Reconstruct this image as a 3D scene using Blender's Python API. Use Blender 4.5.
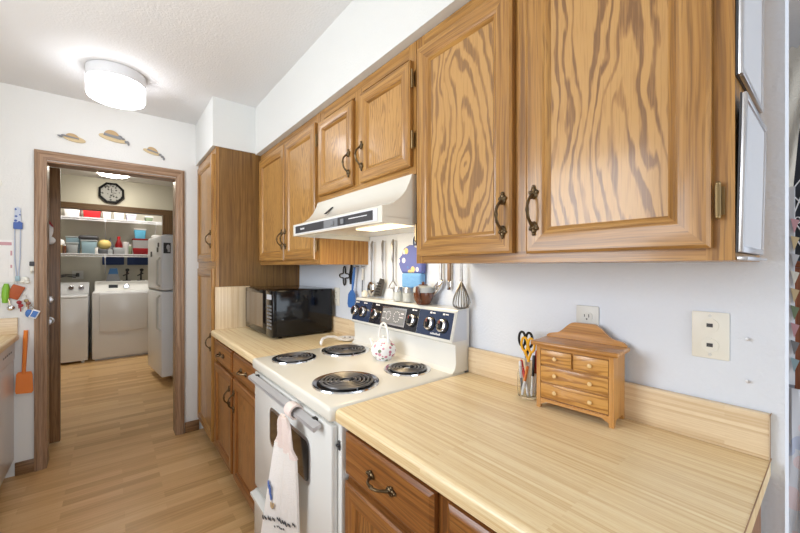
import bpy, bmesh, math, random
from mathutils import Vector, Matrix
random.seed(7)
R = math.radians
PI = math.pi
SC = bpy.context.scene
COL = SC.collection
for o in list(bpy.data.objects):
    bpy.data.objects.remove(o)

# ------------------------------------------------------------------ camera, sky, lamps, exposure
cam_d = bpy.data.cameras.new('camera')
cam = bpy.data.objects.new('camera', cam_d)
COL.objects.link(cam)
cam.location = (-1.1635, -0.9675, 1.3492)
cam.rotation_euler = (PI / 2, 0, -0.6802)
cam_d.sensor_width = 36
cam_d.lens = 356.4 / 800 * 36
cam_d.clip_start = 0.02
SC.camera = cam

w = bpy.data.worlds.new('sky')
SC.world = w
w.use_nodes = True
bg = w.node_tree.nodes['Background']
bg.inputs[0].default_value = (0.80, 0.90, 1.0, 1)
bg.inputs[1].default_value = 1.0

SC.view_settings.view_transform = 'Standard'
SC.view_settings.look = 'None'
SC.view_settings.gamma = 1
SC.view_settings.use_curve_mapping = False
SC.view_settings.exposure = 0.0


def area_light(name, loc, direction, sx, sy, power, rgb):
    d = bpy.data.lights.new(name, 'AREA')
    d.shape = 'RECTANGLE'
    d.size, d.size_y = sx, sy
    d.energy = power
    d.color = rgb
    o = bpy.data.objects.new(name, d)
    COL.objects.link(o)
    o.location = loc
    o.rotation_euler = Vector(direction).to_track_quat('-Z', 'Z').to_euler()
    return o


area_light('daylight_sink_window', (-2.30, 0.35, 1.62), (1, 0, 0), 1.5, 1.0, 45, (0.92, 0.96, 1.0))
area_light('daylight_patio_door', (-0.3, -3.96, 1.25), (0, 1, 0), 2.6, 2.2, 62, (0.80, 0.90, 1.0))
area_light('daylight_dining_window', (2.15, -2.4, 1.5), (-1, 0.1, 0), 1.6, 1.4, 8, (0.85, 0.92, 1.0))


# ------------------------------------------------------------------ materials
def lin(c):
    return tuple((x / 255 / 12.92) if x / 255 <= 0.04045 else ((x / 255 + 0.055) / 1.055) ** 2.4 for x in c) + (1.0,)


def mat(name, rgb=(200, 200, 200), rough=0.5, metal=0.0, spec=0.5, bump=0.0, bscale=60, emit=0.0, alpha=1.0, trans=0.0, coat=0.0, ior=1.45):
    m = bpy.data.materials.new(name)
    m.use_nodes = True
    b = m.node_tree.nodes['Principled BSDF']
    b.inputs['Base Color'].default_value = lin(rgb)
    b.inputs['Roughness'].default_value = rough
    b.inputs['Metallic'].default_value = metal
    b.inputs['Specular IOR Level'].default_value = spec
    b.inputs['IOR'].default_value = ior
    b.inputs['Coat Weight'].default_value = coat
    b.inputs['Coat Roughness'].default_value = 0.12
    b.inputs['Transmission Weight'].default_value = trans
    b.inputs['Alpha'].default_value = alpha
    if emit:
        b.inputs['Emission Color'].default_value = lin(rgb)
        b.inputs['Emission Strength'].default_value = emit
    if bump:
        nt = m.node_tree
        tc = nt.nodes.new('ShaderNodeTexCoord')
        nz = nt.nodes.new('ShaderNodeTexNoise')
        nz.inputs['Scale'].default_value = bscale
        nz.inputs['Detail'].default_value = 3
        bp = nt.nodes.new('ShaderNodeBump')
        bp.inputs['Strength'].default_value = bump
        bp.inputs['Distance'].default_value = 0.004
        nt.links.new(tc.outputs['Object'], nz.inputs['Vector'])
        nt.links.new(nz.outputs['Fac'], bp.inputs['Height'])
        nt.links.new(bp.outputs['Normal'], b.inputs['Normal'])
    return m


class NT:
    def __init__(s, m):
        s.t = m.node_tree
        s.b = s.t.nodes['Principled BSDF']

    def n(s, typ, **kw):
        x = s.t.nodes.new(typ)
        for k, v in kw.items():
            setattr(x, k, v)
        return x

    def set(s, sock, v):
        if hasattr(v, 'is_output'):
            s.t.links.new(v, sock)
        else:
            sock.default_value = v

    def math(s, op, a, b=0.0, c=0.0):
        x = s.n('ShaderNodeMath', operation=op)
        for i, v in enumerate((a, b, c)):
            s.set(x.inputs[i], v)
        return x.outputs[0]

    def vec(s, x, y, z=0.0):
        c = s.n('ShaderNodeCombineXYZ')
        for i, v in enumerate((x, y, z)):
            s.set(c.inputs[i], v)
        return c.outputs[0]

    def noise(s, v, scale=1.0, detail=2.0, rough=0.5, dist=0.0):
        x = s.n('ShaderNodeTexNoise')
        s.set(x.inputs['Vector'], v)
        x.inputs['Scale'].default_value = scale
        x.inputs['Detail'].default_value = detail
        x.inputs['Roughness'].default_value = rough
        x.inputs['Distortion'].default_value = dist
        return x.outputs['Fac']

    def ramp(s, f, stops):
        x = s.n('ShaderNodeValToRGB')
        s.set(x.inputs[0], f)
        e = x.color_ramp.elements
        while len(e) < len(stops):
            e.new(0.5)
        for i, (p, c) in enumerate(stops):
            e[i].position = p
            e[i].color = c if len(c) == 4 else lin(c)
        return x.outputs[0]

    def mix(s, f, a, b, blend='MIX'):
        x = s.n('ShaderNodeMix', data_type='RGBA', blend_type=blend)
        s.set(x.inputs[0], f)
        s.set(x.inputs[6], a)
        s.set(x.inputs[7], b)
        return x.outputs[2]

    def bump(s, h, strength=0.3, dist=0.002):
        x = s.n('ShaderNodeBump')
        x.inputs['Strength'].default_value = strength
        x.inputs['Distance'].default_value = dist
        s.set(x.inputs['Height'], h)
        s.t.links.new(x.outputs[0], s.b.inputs['Normal'])


def uv_split(q):
    uv = q.n('ShaderNodeUVMap')
    sp = q.n('ShaderNodeSeparateXYZ')
    q.t.links.new(uv.outputs[0], sp.inputs[0])
    return sp.outputs[0], sp.outputs[1]


def oak(name, light, mid, dark, rough=0.32, streak=1.0, coat=0.25):
    """straight grained oak; uv in metres, v along the grain"""
    m = mat(name, light, rough, coat=coat)
    q = NT(m)
    u, v = uv_split(q)
    wob = q.noise(q.vec(q.math('MULTIPLY', u, 6), q.math('MULTIPLY', v, 1.6)), 1.0, 2)
    uu = q.math('ADD', u, q.math('MULTIPLY', wob, 0.03))
    band = q.noise(q.vec(q.math('MULTIPLY', uu, 70), q.math('MULTIPLY', v, 1.2)), 1.0, 3, 0.6)
    pore = q.noise(q.vec(q.math('MULTIPLY', uu, 250), q.math('MULTIPLY', v, 6)), 1.0, 2, 0.6)
    tone = q.noise(q.vec(q.math('MULTIPLY', u, 9), q.math('MULTIPLY', v, 0.9)), 1.0, 1)
    c1 = q.ramp(band, [(0.34, dark), (0.47, mid), (0.62, light)])
    c2 = q.mix(q.math('MULTIPLY', q.ramp(pore, [(0.34, (255, 255, 255)), (0.50, (0, 0, 0))]), 0.75 * streak), c1, lin(dark))
    c3 = q.mix(q.math('MULTIPLY', tone, 0.35), c2, lin(mid))
    q.t.links.new(c3, q.b.inputs['Base Color'])
    q.bump(pore, 0.12, 0.001)
    return m


def oak_cathedral(name, light, mid, dark, rough=0.3, coat=0.3, period=0.026, stretch=0.10):
    """plain-sawn oak face with nested cathedral arches"""
    m = mat(name, light, rough, coat=coat)
    q = NT(m)
    u, v = uv_split(q)
    oi = q.n('ShaderNodeObjectInfo')
    rnd = oi.outputs['Random']
    seed = q.math('MULTIPLY', rnd, 37.0)
    n1 = q.math('SUBTRACT', q.noise(q.vec(q.math('MULTIPLY', u, 7), q.math('MULTIPLY', v, 2.6), seed), 1.0, 2), 0.5)
    n2 = q.math('SUBTRACT', q.noise(q.vec(q.math('MULTIPLY', u, 34), q.math('MULTIPLY', v, 7.0), seed), 1.0, 2), 0.5)
    n3 = q.math('SUBTRACT', q.noise(q.vec(q.math('MULTIPLY', u, 120), q.math('MULTIPLY', v, 14.0), seed), 1.0, 2), 0.5)
    uo = q.math('ADD', q.math('MULTIPLY', n1, 0.13), q.math('MULTIPLY', n2, 0.030))
    ux = q.math('ADD', u, uo)
    vx = q.math('MULTIPLY', q.math('ADD', v, q.math('MULTIPLY', n1, 0.55)), stretch)
    rr = q.math('SQRT', q.math('ADD', q.math('MULTIPLY', ux, ux), q.math('MULTIPLY', vx, vx)))
    rr = q.math('ADD', rr, q.math('MULTIPLY', n3, 0.011))
    ph = q.math('MULTIPLY', q.math('ADD', rr, q.math('MULTIPLY', rnd, 0.02)), 2 * PI / period)
    sn = q.math('ADD', q.math('MULTIPLY', q.math('SINE', ph), 0.5), 0.5)
    wide = q.noise(q.vec(q.math('MULTIPLY', u, 18), q.math('MULTIPLY', v, 3.5), q.math('ADD', seed, 5.0)), 1.0, 1)
    sh = q.math('ADD', sn, q.math('MULTIPLY', q.math('SUBTRACT', wide, 0.5), 1.5))
    pore = q.noise(q.vec(q.math('MULTIPLY', u, 280), q.math('MULTIPLY', v, 10), seed), 1.0, 2, 0.6)
    sh = q.math('ADD', sh, q.math('MULTIPLY', q.math('SUBTRACT', pore, 0.5), 0.35))
    c1 = q.ramp(sh, [(0.0, light), (0.52, light), (0.72, mid), (0.95, dark), (1.0, dark)])
    c2 = q.mix(q.math('MULTIPLY', q.ramp(pore, [(0.34, (255, 255, 255)), (0.50, (0, 0, 0))]), 0.55), c1, lin(mid))
    tone = q.noise(q.vec(q.math('MULTIPLY', u, 5), q.math('MULTIPLY', v, 1.4), seed), 1.0, 1)
    c3 = q.mix(q.math('MULTIPLY', tone, 0.25), c2, lin(mid))
    q.t.links.new(c3, q.b.inputs['Base Color'])
    q.bump(pore, 0.08, 0.001)
    return m


OL, OM, OD = (192, 146, 82), (170, 122, 62), (120, 84, 46)
M_OAK = oak('oak_straight', OL, OM, OD)
M_PANEL = oak_cathedral('oak_cathedral', (198, 154, 94), (172, 128, 76), (128, 92, 58), period=0.023)
M_PANEL_E = oak_cathedral('oak_cathedral_eyes', (196, 152, 92), (172, 128, 74), (136, 100, 62), period=0.024, stretch=0.30)
M_PANEL_S = oak_cathedral('oak_cathedral_soft', (194, 148, 86), (178, 132, 74), (156, 114, 64), period=0.014)
M_OAK_SHADED = oak('oak_lower_shaded', (158, 106, 54), (136, 84, 40), (92, 56, 28), rough=0.35)  # same oak as the upper cabinets, weaker light low down put into the colour
M_PANEL_SHADED = oak_cathedral('oak_lower_panel_shaded', (160, 108, 56), (138, 88, 42), (110, 68, 34), period=0.016)  # panel oak darkened the same way, shade of the lower fronts in its colour
M_VENEER = oak('oak_veneer_side', (142, 106, 56), (126, 90, 44), (96, 64, 30), rough=0.42, coat=0.1)
M_TRIM = oak('oak_trim_brown', (176, 144, 116), (152, 120, 92), (112, 84, 62), rough=0.42, coat=0.1)
M_DOORSLAB = oak('oak_door_brown', (150, 114, 78), (130, 96, 62), (94, 66, 42), rough=0.45, coat=0.1)
M_HONEY = oak('oak_honey_dresser', (204, 150, 82), (186, 130, 64), (148, 98, 46), rough=0.32, streak=0.8)
M_HONEYP = oak_cathedral('oak_honey_front', (206, 154, 84), (188, 134, 66), (156, 106, 50), period=0.013, stretch=0.06)
M_KNOB = mat('pale_wood_knob', (226, 192, 136), 0.35)
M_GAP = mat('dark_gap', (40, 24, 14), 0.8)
M_WALL = mat('white_paint_daylit', (224, 230, 240), 0.75, bump=0.35, bscale=110)  # white wall with the blue cast of cool daylight put into its colour
M_WALLW = mat('warm_white_paint', (230, 229, 226), 0.75, bump=0.3, bscale=110)
M_CEIL = mat('ceiling_paint', (228, 228, 229), 0.8, bump=0.5, bscale=90)
M_SOFFIT = mat('soffit_paint', (226, 227, 225), 0.75, bump=0.3, bscale=110)
M_UTEN = mat('utensil_steel', (142, 138, 134), 0.3, 0.9)
M_DTRIM = oak('oak_trim_dark', (116, 90, 62), (100, 76, 50), (72, 52, 34), rough=0.45, coat=0.1)
M_LWALL = mat('laundry_paint', (200, 196, 182), 0.75)
M_GREYWALL = mat('grey_textured_wall', (168, 172, 182), 0.8, bump=0.6, bscale=160)
M_WHITE = mat('white_enamel', (228, 228, 224), 0.25, coat=0.4)
M_CREAM = mat('bisque_enamel', (230, 226, 214), 0.25, coat=0.3)
M_PLASTIC = mat('ivory_plastic', (232, 230, 220), 0.4)
M_GREYPL = mat('grey_white_plastic', (214, 214, 210), 0.4)
M_APPL = mat('appliance_white', (228, 229, 232), 0.3, coat=0.3)
M_FRIDGE = mat('fridge_white', (242, 246, 252), 0.35, coat=0.2)
M_STEEL = mat('brushed_steel', (206, 206, 208), 0.36, 1.0)
M_CHROME = mat('chrome', (225, 225, 228), 0.12, 1.0)
M_ALU = mat('satin_aluminium', (205, 206, 210), 0.35, 1.0)
M_BRASS = mat('antique_brass', (104, 88, 66), 0.36, 1.0)
M_HINGE = mat('dull_brass', (150, 128, 92), 0.4, 1.0)
M_BLACK = mat('black_plastic', (22, 22, 24), 0.3)
M_GLOSSB = mat('black_gloss', (14, 14, 17), 0.10, spec=0.35, coat=0.2)
M_COIL = mat('burner_coil', (128, 126, 126), 0.38, 0.85)
M_NAVY = mat('console_navy', (44, 58, 88), 0.25, coat=0.5)
M_CONB = mat('console_black', (30, 32, 42), 0.22, coat=0.5)
M_GREY = mat('mid_grey', (128, 130, 134), 0.5)
M_DGREY = mat('dark_grey', (62, 62, 66), 0.5)
M_INK = mat('white_ink', (236, 236, 240), 0.5)
M_REDI = mat('red_ink', (196, 70, 60), 0.5)
M_BLUEI = mat('blue_print', (84, 110, 176), 0.7)
M_PINKI = mat('pink_print', (206, 158, 166), 0.7)
M_GREENI = mat('green_print', (124, 140, 112), 0.7)
M_BLUE = mat('blue_silicone', (70, 118, 190), 0.4)
M_ORANGE = mat('orange_silicone', (238, 136, 58), 0.4)
M_GREEN = mat('green_plastic', (134, 190, 62), 0.4)
M_RED = mat('red_plastic', (200, 40, 44), 0.4)
M_DRED = mat('dark_red_plastic', (150, 24, 28), 0.4)
M_YEL = mat('yellow_plastic', (238, 180, 40), 0.4)
M_NAVYCL = mat('navy_cloth', (44, 62, 104), 0.8)
M_BROWN = mat('brown_ceramic', (104, 58, 36), 0.18, coat=0.6)
M_LEATH = mat('orange_leather', (176, 86, 44), 0.6)
M_STRAW = mat('straw_paint', (212, 190, 150), 0.7)
M_STRAWD = mat('straw_dark_paint', (194, 164, 122), 0.7)  # darker straw tone for hat crowns, tan print and cardboard
M_RIBBON = mat('grey_ribbon_paint', (140, 140, 142), 0.7)
M_PAPER = mat('paper', (240, 238, 236), 0.8)
M_CERAM = mat('white_ceramic', (240, 240, 242), 0.12, coat=0.6)
M_TOWEL = mat('white_terry', (238, 232, 226), 0.9, bump=0.8, bscale=220)
M_PINKT = mat('pink_crochet', (240, 222, 214), 0.9, bump=1.0, bscale=160)
M_GLASS = mat('clear_glass', (250, 252, 252), 0.03, trans=1.0, ior=1.2)
M_OVENW = mat('oven_glass', (40, 34, 28), 0.05, coat=1.0)
M_FROST = mat('translucent_bin', (214, 220, 222), 0.35, trans=0.35)
M_BLUEBIN = mat('blue_bin', (168, 198, 210), 0.35, trans=0.2)
M_CUFF = mat('mitt_blue_cuff', (120, 172, 224), 0.9, bump=1.0, bscale=90)
M_LACE = mat('lace_cream', (226, 222, 212), 0.9, bump=1.0, bscale=260)
M_CHALK = mat('slate_dark', (40, 44, 52), 0.5)
M_REDOAK = oak('cabinet_red_oak', (164, 104, 74), (144, 86, 58), (112, 62, 42))
M_QUILT = mat('white_cotton', (224, 226, 232), 0.9)
M_LAMPG = mat('lit_lamp_glass', (248, 250, 255), 0.3, emit=9.0)
M_LAMPL = mat('lit_laundry_glass', (255, 247, 230), 0.3, emit=38.0)
M_HOODL = mat('lit_hood_lens', (255, 236, 196), 0.4, emit=1.6)
M_LAMPM = mat('lamp_base_white', (222, 222, 224), 0.4)
M_TILEGREY = mat('light_grey_board', (198, 200, 206), 0.45)


def counter_mat(name, light, mid, dark):
    m = mat(name, light, 0.33, coat=0.15)
    q = NT(m)
    u, v = uv_split(q)
    br = q.n('ShaderNodeTexBrick')
    br.offset = 0.37
    br.inputs['Scale'].default_value = 1.0
    br.inputs['Brick Width'].default_value = 0.75
    br.inputs['Row Height'].default_value = 0.0085
    br.inputs['Mortar Size'].default_value = 0.0
    br.inputs['Bias'].default_value = 0.0
    br.inputs['Color1'].default_value = (0, 0, 0, 1)
    br.inputs['Color2'].default_value = (1, 1, 1, 1)
    q.t.links.new(q.vec(v, u), br.inputs['Vector'])
    st = q.noise(q.vec(q.math('MULTIPLY', u, 160), q.math('MULTIPLY', v, 2.4)), 1.0, 3, 0.6)
    fine = q.noise(q.vec(q.math('MULTIPLY', u, 520), q.math('MULTIPLY', v, 30)), 1.0, 2, 0.6)
    f = q.math('ADD', q.math('MULTIPLY', br.outputs['Color'], 0.30), q.math('MULTIPLY', st, 0.90))
    c = q.ramp(f, [(0.22, light), (0.55, mid), (0.9, dark)])
    c2 = q.mix(q.math('MULTIPLY', q.ramp(fine, [(0.36, (255, 255, 255)), (0.5, (0, 0, 0))]), 0.25), c, lin(dark))
    q.t.links.new(c2, q.b.inputs['Base Color'])
    return m


M_COUNTER = counter_mat('butcher_block_laminate', (246, 230, 194), (238, 216, 172), (214, 180, 128))
M_SPLASH = counter_mat('butcher_block_splash', (242, 224, 194), (230, 208, 174), (208, 178, 138))


def floor_mat():
    m = mat('plank_floor', (205, 160, 105), 0.32, coat=0.1)
    q = NT(m)
    u, v = uv_split(q)
    br = q.n('ShaderNodeTexBrick')
    br.offset = 0.41
    br.inputs['Scale'].default_value = 1.0
    br.inputs['Brick Width'].default_value = 0.46
    br.inputs['Row Height'].default_value = 0.066
    br.inputs['Mortar Size'].default_value = 0.0006
    br.inputs['Mortar Smooth'].default_value = 0.3
    br.inputs['Color1'].default_value = (0, 0, 0, 1)
    br.inputs['Color2'].default_value = (1, 1, 1, 1)
    br.inputs['Mortar'].default_value = (0.8, 0.8, 0.8, 1)
    q.t.links.new(q.vec(v, u), br.inputs['Vector'])
    wob = q.noise(q.vec(q.math('MULTIPLY', u, 10), q.math('MULTIPLY', v, 2.5)), 1.0, 2)
    st = q.noise(q.vec(q.math('MULTIPLY', q.math('ADD', u, q.math('MULTIPLY', wob, 0.04)), 75), q.math('MULTIPLY', v, 2.0)), 1.0, 3, 0.6)
    f = q.math('ADD', q.math('MULTIPLY', br.outputs['Color'], 0.42), q.math('MULTIPLY', st, 0.70))
    c = q.ramp(f, [(0.25, (234, 198, 144)), (0.55, (219, 177, 122)), (0.9, (190, 146, 94))])
    q.t.links.new(c, q.b.inputs['Base Color'])
    return m


M_FLOOR = floor_mat()


def floral(name, base, cols, scale):
    m = mat(name, base, 0.85)
    q = NT(m)
    tc = q.n('ShaderNodeTexCoord')
    vo = q.n('ShaderNodeTexVoronoi')
    vo.inputs['Scale'].default_value = scale
    q.t.links.new(tc.outputs['Object'], vo.inputs['Vector'])
    sp = q.n('ShaderNodeSeparateXYZ')
    q.t.links.new(vo.outputs['Color'], sp.inputs[0])
    f = q.math('MULTIPLY', sp.outputs[0], q.math('LESS_THAN', vo.outputs['Distance'], 0.45))
    st = [(0.0, base), (0.28, base)] + [(0.34 + 0.6 * i / len(cols), c) for i, c in enumerate(cols)]
    rp = q.ramp(f, st)
    rp.node.color_ramp.interpolation = 'CONSTANT'
    q.t.links.new(rp, q.b.inputs['Base Color'])
    return m


M_MITT = floral('mitt_floral', (104, 114, 178), [(230, 200, 140), (222, 222, 230), (92, 132, 198)], 30)
M_POTF = floral('teapot_floral', (236, 237, 240), [(212, 160, 176), (126, 140, 118), (190, 122, 144)], 55)
M_CLOCKF = floral('clock_face', (150, 150, 148), [(96, 96, 94), (70, 70, 70)], 36)
M_MATTEB = mat('matte_black', (14, 14, 15), 0.7, spec=0.2)
M_PATCH = floral('patchwork', (196, 186, 188), [(150, 176, 170), (206, 150, 160), (210, 190, 140), (120, 120, 140)], 22)


# ------------------------------------------------------------------ mesh builder
class MB:
    def __init__(s):
        s.bm = bmesh.new()
        s.uv = s.bm.loops.layers.uv.new('UVMap')

    def _fin(s, faces, grain=2, mi=0, off=None):
        if off is None:
            off = (random.uniform(0, 9), random.uniform(0, 9))
        for f in faces:
            f.material_index = mi
            n = f.normal if f.normal.length > 0.5 else Vector((0, 0, 1))
            d = max(range(3), key=lambda i: abs(n[i]))
            for l in f.loops:
                c = l.vert.co
                if isinstance(grain, int):
                    if d == grain:
                        a, b = [i for i in range(3) if i != d]
                        l[s.uv].uv = (c[a] + off[0], c[b] * 0.2 + off[1])
                    else:
                        a = 3 - d - grain
                        l[s.uv].uv = (c[a] + c[d] * 0.7 + off[0], c[grain] + off[1])
        return faces

    def add(s, verts, faces, grain=2, mi=0, off=None):
        vs = [s.bm.verts.new(v) for v in verts]
        fs = []
        for f in faces:
            try:
                fs.append(s.bm.faces.new([vs[i] for i in f]))
            except ValueError:
                pass
        bmesh.ops.recalc_face_normals(s.bm, faces=fs)
        for f in fs:
            f.normal_update()
        return s._fin(fs, grain, mi, off)

    def box(s, x0, x1, y0, y1, z0, z1, grain=2, mi=0, bev=0.0, seg=2, off=None, rot=None, piv=None):
        t = bmesh.new()
        bmesh.ops.create_cube(t, size=1)
        for v in t.verts:
            v.co = Vector(((x0 + x1) / 2 + v.co.x * (x1 - x0), (y0 + y1) / 2 + v.co.y * (y1 - y0), (z0 + z1) / 2 + v.co.z * (z1 - z0)))
        if bev:
            bmesh.ops.bevel(t, geom=list(t.edges), offset=bev, segments=seg, profile=0.5, affect='EDGES')
        return s._take(t, grain, mi, off, rot, piv)

    def _take(s, t, grain, mi, off=None, rot=None, piv=None):
        t.verts.ensure_lookup_table()
        t.verts.index_update()
        vs = [tuple(v.co) for v in t.verts]
        fs = [[v.index for v in f.verts] for f in t.faces]
        t.free()
        new = s.add(vs, fs, grain, mi, off)
        if rot is not None:
            p = Vector(piv)
            ve = {v for f in new for v in f.verts}
            for v in ve:
                v.co = p + rot @ (v.co - p)
        return new

    def tube(s, pts, r, n=8, mi=0, caps=True, closed=False):
        pts = [Vector(p) for p in pts]
        k = len(pts)
        rs = r if isinstance(r, (list, tuple)) else [r] * k
        rings = []
        up = None
        for i, p in enumerate(pts):
            if closed:
                t = pts[(i + 1) % k] - pts[i - 1]
            else:
                t = pts[min(i + 1, k - 1)] - pts[max(i - 1, 0)]
            t.normalize()
            if up is None:
                a = Vector((0, 0, 1)) if abs(t.z) < 0.9 else Vector((1, 0, 0))
                up = (a - t * a.dot(t)).normalized()
            else:
                up = (up - t * up.dot(t))
                up = up.normalized() if up.length > 1e-6 else t.orthogonal().normalized()
            sd = t.cross(up)
            rings.append([p + (up * math.cos(2 * PI * j / n) + sd * math.sin(2 * PI * j / n)) * rs[i] for j in range(n)])
        verts = [tuple(v) for rg in rings for v in rg]
        faces = []
        for i in range(k if closed else k - 1):
            a, b = i * n, ((i + 1) % k) * n
            for j in range(n):
                faces.append((a + j, a + (j + 1) % n, b + (j + 1) % n, b + j))
        if caps and not closed:
            faces.append(tuple(range(n)))
            faces.append(tuple(range((k - 1) * n, k * n)))
        return s.add(verts, faces, 2, mi)

    def lathe(s, prof, c=(0, 0, 0), axis=2, n=24, mi=0, sx=1.0, sy=1.0):
        """prof: (radius, height) pairs, revolved about axis through c"""
        verts = []
        ax = [(1, 2, 0), (2, 0, 1), (0, 1, 2)][axis]
        for (r, h) in prof:
            for j in range(n):
                a = 2 * PI * j / n
                p = [0, 0, 0]
                p[ax[0]] = max(r, 1e-5) * math.cos(a) * sx
                p[ax[1]] = max(r, 1e-5) * math.sin(a) * sy
                p[ax[2]] = h
                verts.append((p[0] + c[0], p[1] + c[1], p[2] + c[2]))
        faces = []
        for i in range(len(prof) - 1):
            for j in range(n):
                faces.append((i * n + j, i * n + (j + 1) % n, (i + 1) * n + (j + 1) % n, (i + 1) * n + j))
        faces.append(tuple(range(n)))
        faces.append(tuple(range((len(prof) - 1) * n, len(prof) * n)))
        return s.add(verts, faces, 2, mi)

    def ball(s, c, r, n=10, mi=0):
        if not isinstance(r, (list, tuple)):
            r = (r, r, r)
        t = bmesh.new()
        bmesh.ops.create_uvsphere(t, u_segments=n + 4, v_segments=n, radius=1)
        for v in t.verts:
            v.co = Vector((v.co.x * r[0] + c[0], v.co.y * r[1] + c[1], v.co.z * r[2] + c[2]))
        return s._take(t, 2, mi)

    def prism(s, poly, axis, a0, a1, grain=2, mi=0, off=None):
        """poly: 2d points in the plane of the two other axes (in x,y,z order)"""
        n = len(poly)
        oth = [i for i in range(3) if i != axis]

        def mk(p, a):
            v = [0, 0, 0]
            v[oth[0]], v[oth[1]], v[axis] = p[0], p[1], a
            return tuple(v)
        verts = [mk(p, a0) for p in poly] + [mk(p, a1) for p in poly]
        faces = [tuple(range(n)), tuple(range(n, 2 * n))]
        for i in range(n):
            j = (i + 1) % n
            faces.append((i, j, n + j, n + i))
        return s.add(verts, faces, grain, mi, off)

    def build(s, name, mats, parent=None, local=False, smooth=35, origin=None):
        if not isinstance(mats, (list, tuple)):
            mats = [mats]
        me = bpy.data.meshes.new(name)
        bmesh.ops.remove_doubles(s.bm, verts=s.bm.verts, dist=1e-6)
        o = bpy.data.objects.new(name, me)
        COL.objects.link(o)
        if parent is not None:
            if not local:
                g = ORG[parent.name]
                for v in s.bm.verts:
                    v.co -= g
            o.parent = parent
            ORG[o.name] = ORG[parent.name]
        else:
            if origin is None and s.bm.verts:
                xs = [v.co for v in s.bm.verts]
                lo = [min(c[i] for c in xs) for i in range(3)]
                hi = [max(c[i] for c in xs) for i in range(3)]
                origin = ((lo[0] + hi[0]) / 2, (lo[1] + hi[1]) / 2, lo[2])
            g = Vector(origin)
            for v in s.bm.verts:
                v.co -= g
            o.location = g
            ORG[o.name] = g
        s.bm.to_mesh(me)
        s.bm.free()
        for m in mats:
            me.materials.append(m)
        for p in me.polygons:
            p.use_smooth = True
        me.set_sharp_from_angle(angle=R(smooth))
        return o


ORG = {}


def tag(o, label, cat, group=None):
    o['label'] = label
    o['category'] = cat
    if group:
        o['group'] = group
    return o


def thing(name, label, cat, loc, rotz=0.0, group=None):
    o = bpy.data.objects.new(name, None)
    COL.objects.link(o)
    o.location = loc
    o.rotation_euler = (0, 0, rotz)
    o.empty_display_size = 0.05
    ORG[o.name] = Vector(loc)
    return tag(o, label, cat, group)


def struct(o):
    o['kind'] = 'structure'
    return o


def sbox(name, m, *a, **k):
    b = MB()
    b.box(*a, **k)
    return struct(b.build(name, m))


# ------------------------------------------------------------------ setting
ZC = 2.5165
b = MB()
b.box(-2.45, 2.8, -4.2, 6.7, -0.08, 0.0, grain=0, off=(0, 0))
struct(b.build('floor', M_FLOOR))
sbox('ceiling', M_CEIL, -2.45, 2.8, -4.2, 6.7, ZC, ZC + 0.08)
# right kitchen wall (ends just past the counter)
sbox('wall_right', M_WALL, 0.0, 0.09, -0.89, 2.38, 0, ZC)
# far wall with the doorway
b = MB()
b.box(-2.27, -1.518, 2.38, 2.50, 0, ZC)
b.box(-0.752, 0.12, 2.38, 2.50, 0, ZC)
b.box(-1.518, -0.752, 2.38, 2.50, 2.058, ZC)
struct(b.build('wall_far', M_WALLW))
# left wall with the sink window
b = MB()
b.box(-2.42, -2.27, -4.0, -0.45, 0, ZC)
b.box(-2.42, -2.27, 1.15, 2.50, 0, ZC)
b.box(-2.42, -2.27, -0.45, 1.15, 0, 1.1)
b.box(-2.42, -2.27, -0.45, 1.15, 2.14, ZC)
struct(b.build('wall_left', M_WALLW))
b = MB()
for (y0, y1, z0, z1) in ((-0.45, 1.15, 1.1, 1.14), (-0.45, 1.15, 2.1, 2.14), (-0.45, -0.41, 1.14, 2.1), (1.11, 1.15, 1.14, 2.1), (0.34, 0.37, 1.14, 2.1)):
    b.box(-2.36, -2.33, y0, y1, z0, z1)
struct(b.build('window_1', M_APPL))
b = MB()
b.box(-2.27, -1.7, -4.15, -4.0, 0, ZC)
b.box(1.1, 2.6, -4.15, -4.0, 0, ZC)
b.box(-1.7, 1.1, -4.15, -4.0, 2.4, ZC)
b.box(-1.7, 1.1, -4.15, -4.0, 0, 0.1)
struct(b.build('wall_back', M_WALL))
sbox('wall_dining', M_GREYWALL, 2.3, 2.45, -4.0, 1.5, 0, ZC)
sbox('wall_dining_far', M_GREYWALL, 0.12, 2.3, 1.38, 1.5, 0, ZC)
# soffit over the cabinets
b = MB()
b.box(-0.3412, 0.0, -0.89, 1.739, 2.17, ZC)
b.box(-0.6249, 0.0, 1.739, 2.38, 2.18, ZC)
struct(b.build('wall_soffit', M_SOFFIT))


# door casing and lining
def casing(b, prof, x0, x1, ztop, yface):
    """three mitred members; prof: (inset from outer edge, projection toward the room)"""
    def ring(t, h):
        return [(x0 + t, yface - h, 0.0), (x0 + t, yface - h, ztop - t), (x1 - t, yface - h, ztop - t), (x1 - t, yface - h, 0.0)]
    rg = [ring(*p) for p in prof]
    for k in range(3):
        off = (random.uniform(0, 9), random.uniform(0, 9))
        verts = []
        for r_ in rg:
            verts += [r_[k], r_[k + 1]]
        faces = [(2 * i, 2 * i + 1, 2 * i + 3, 2 * i + 2) for i in range(len(prof) - 1)]
        b.add(verts, faces, grain=(2 if k != 1 else 0), off=off)


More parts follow.
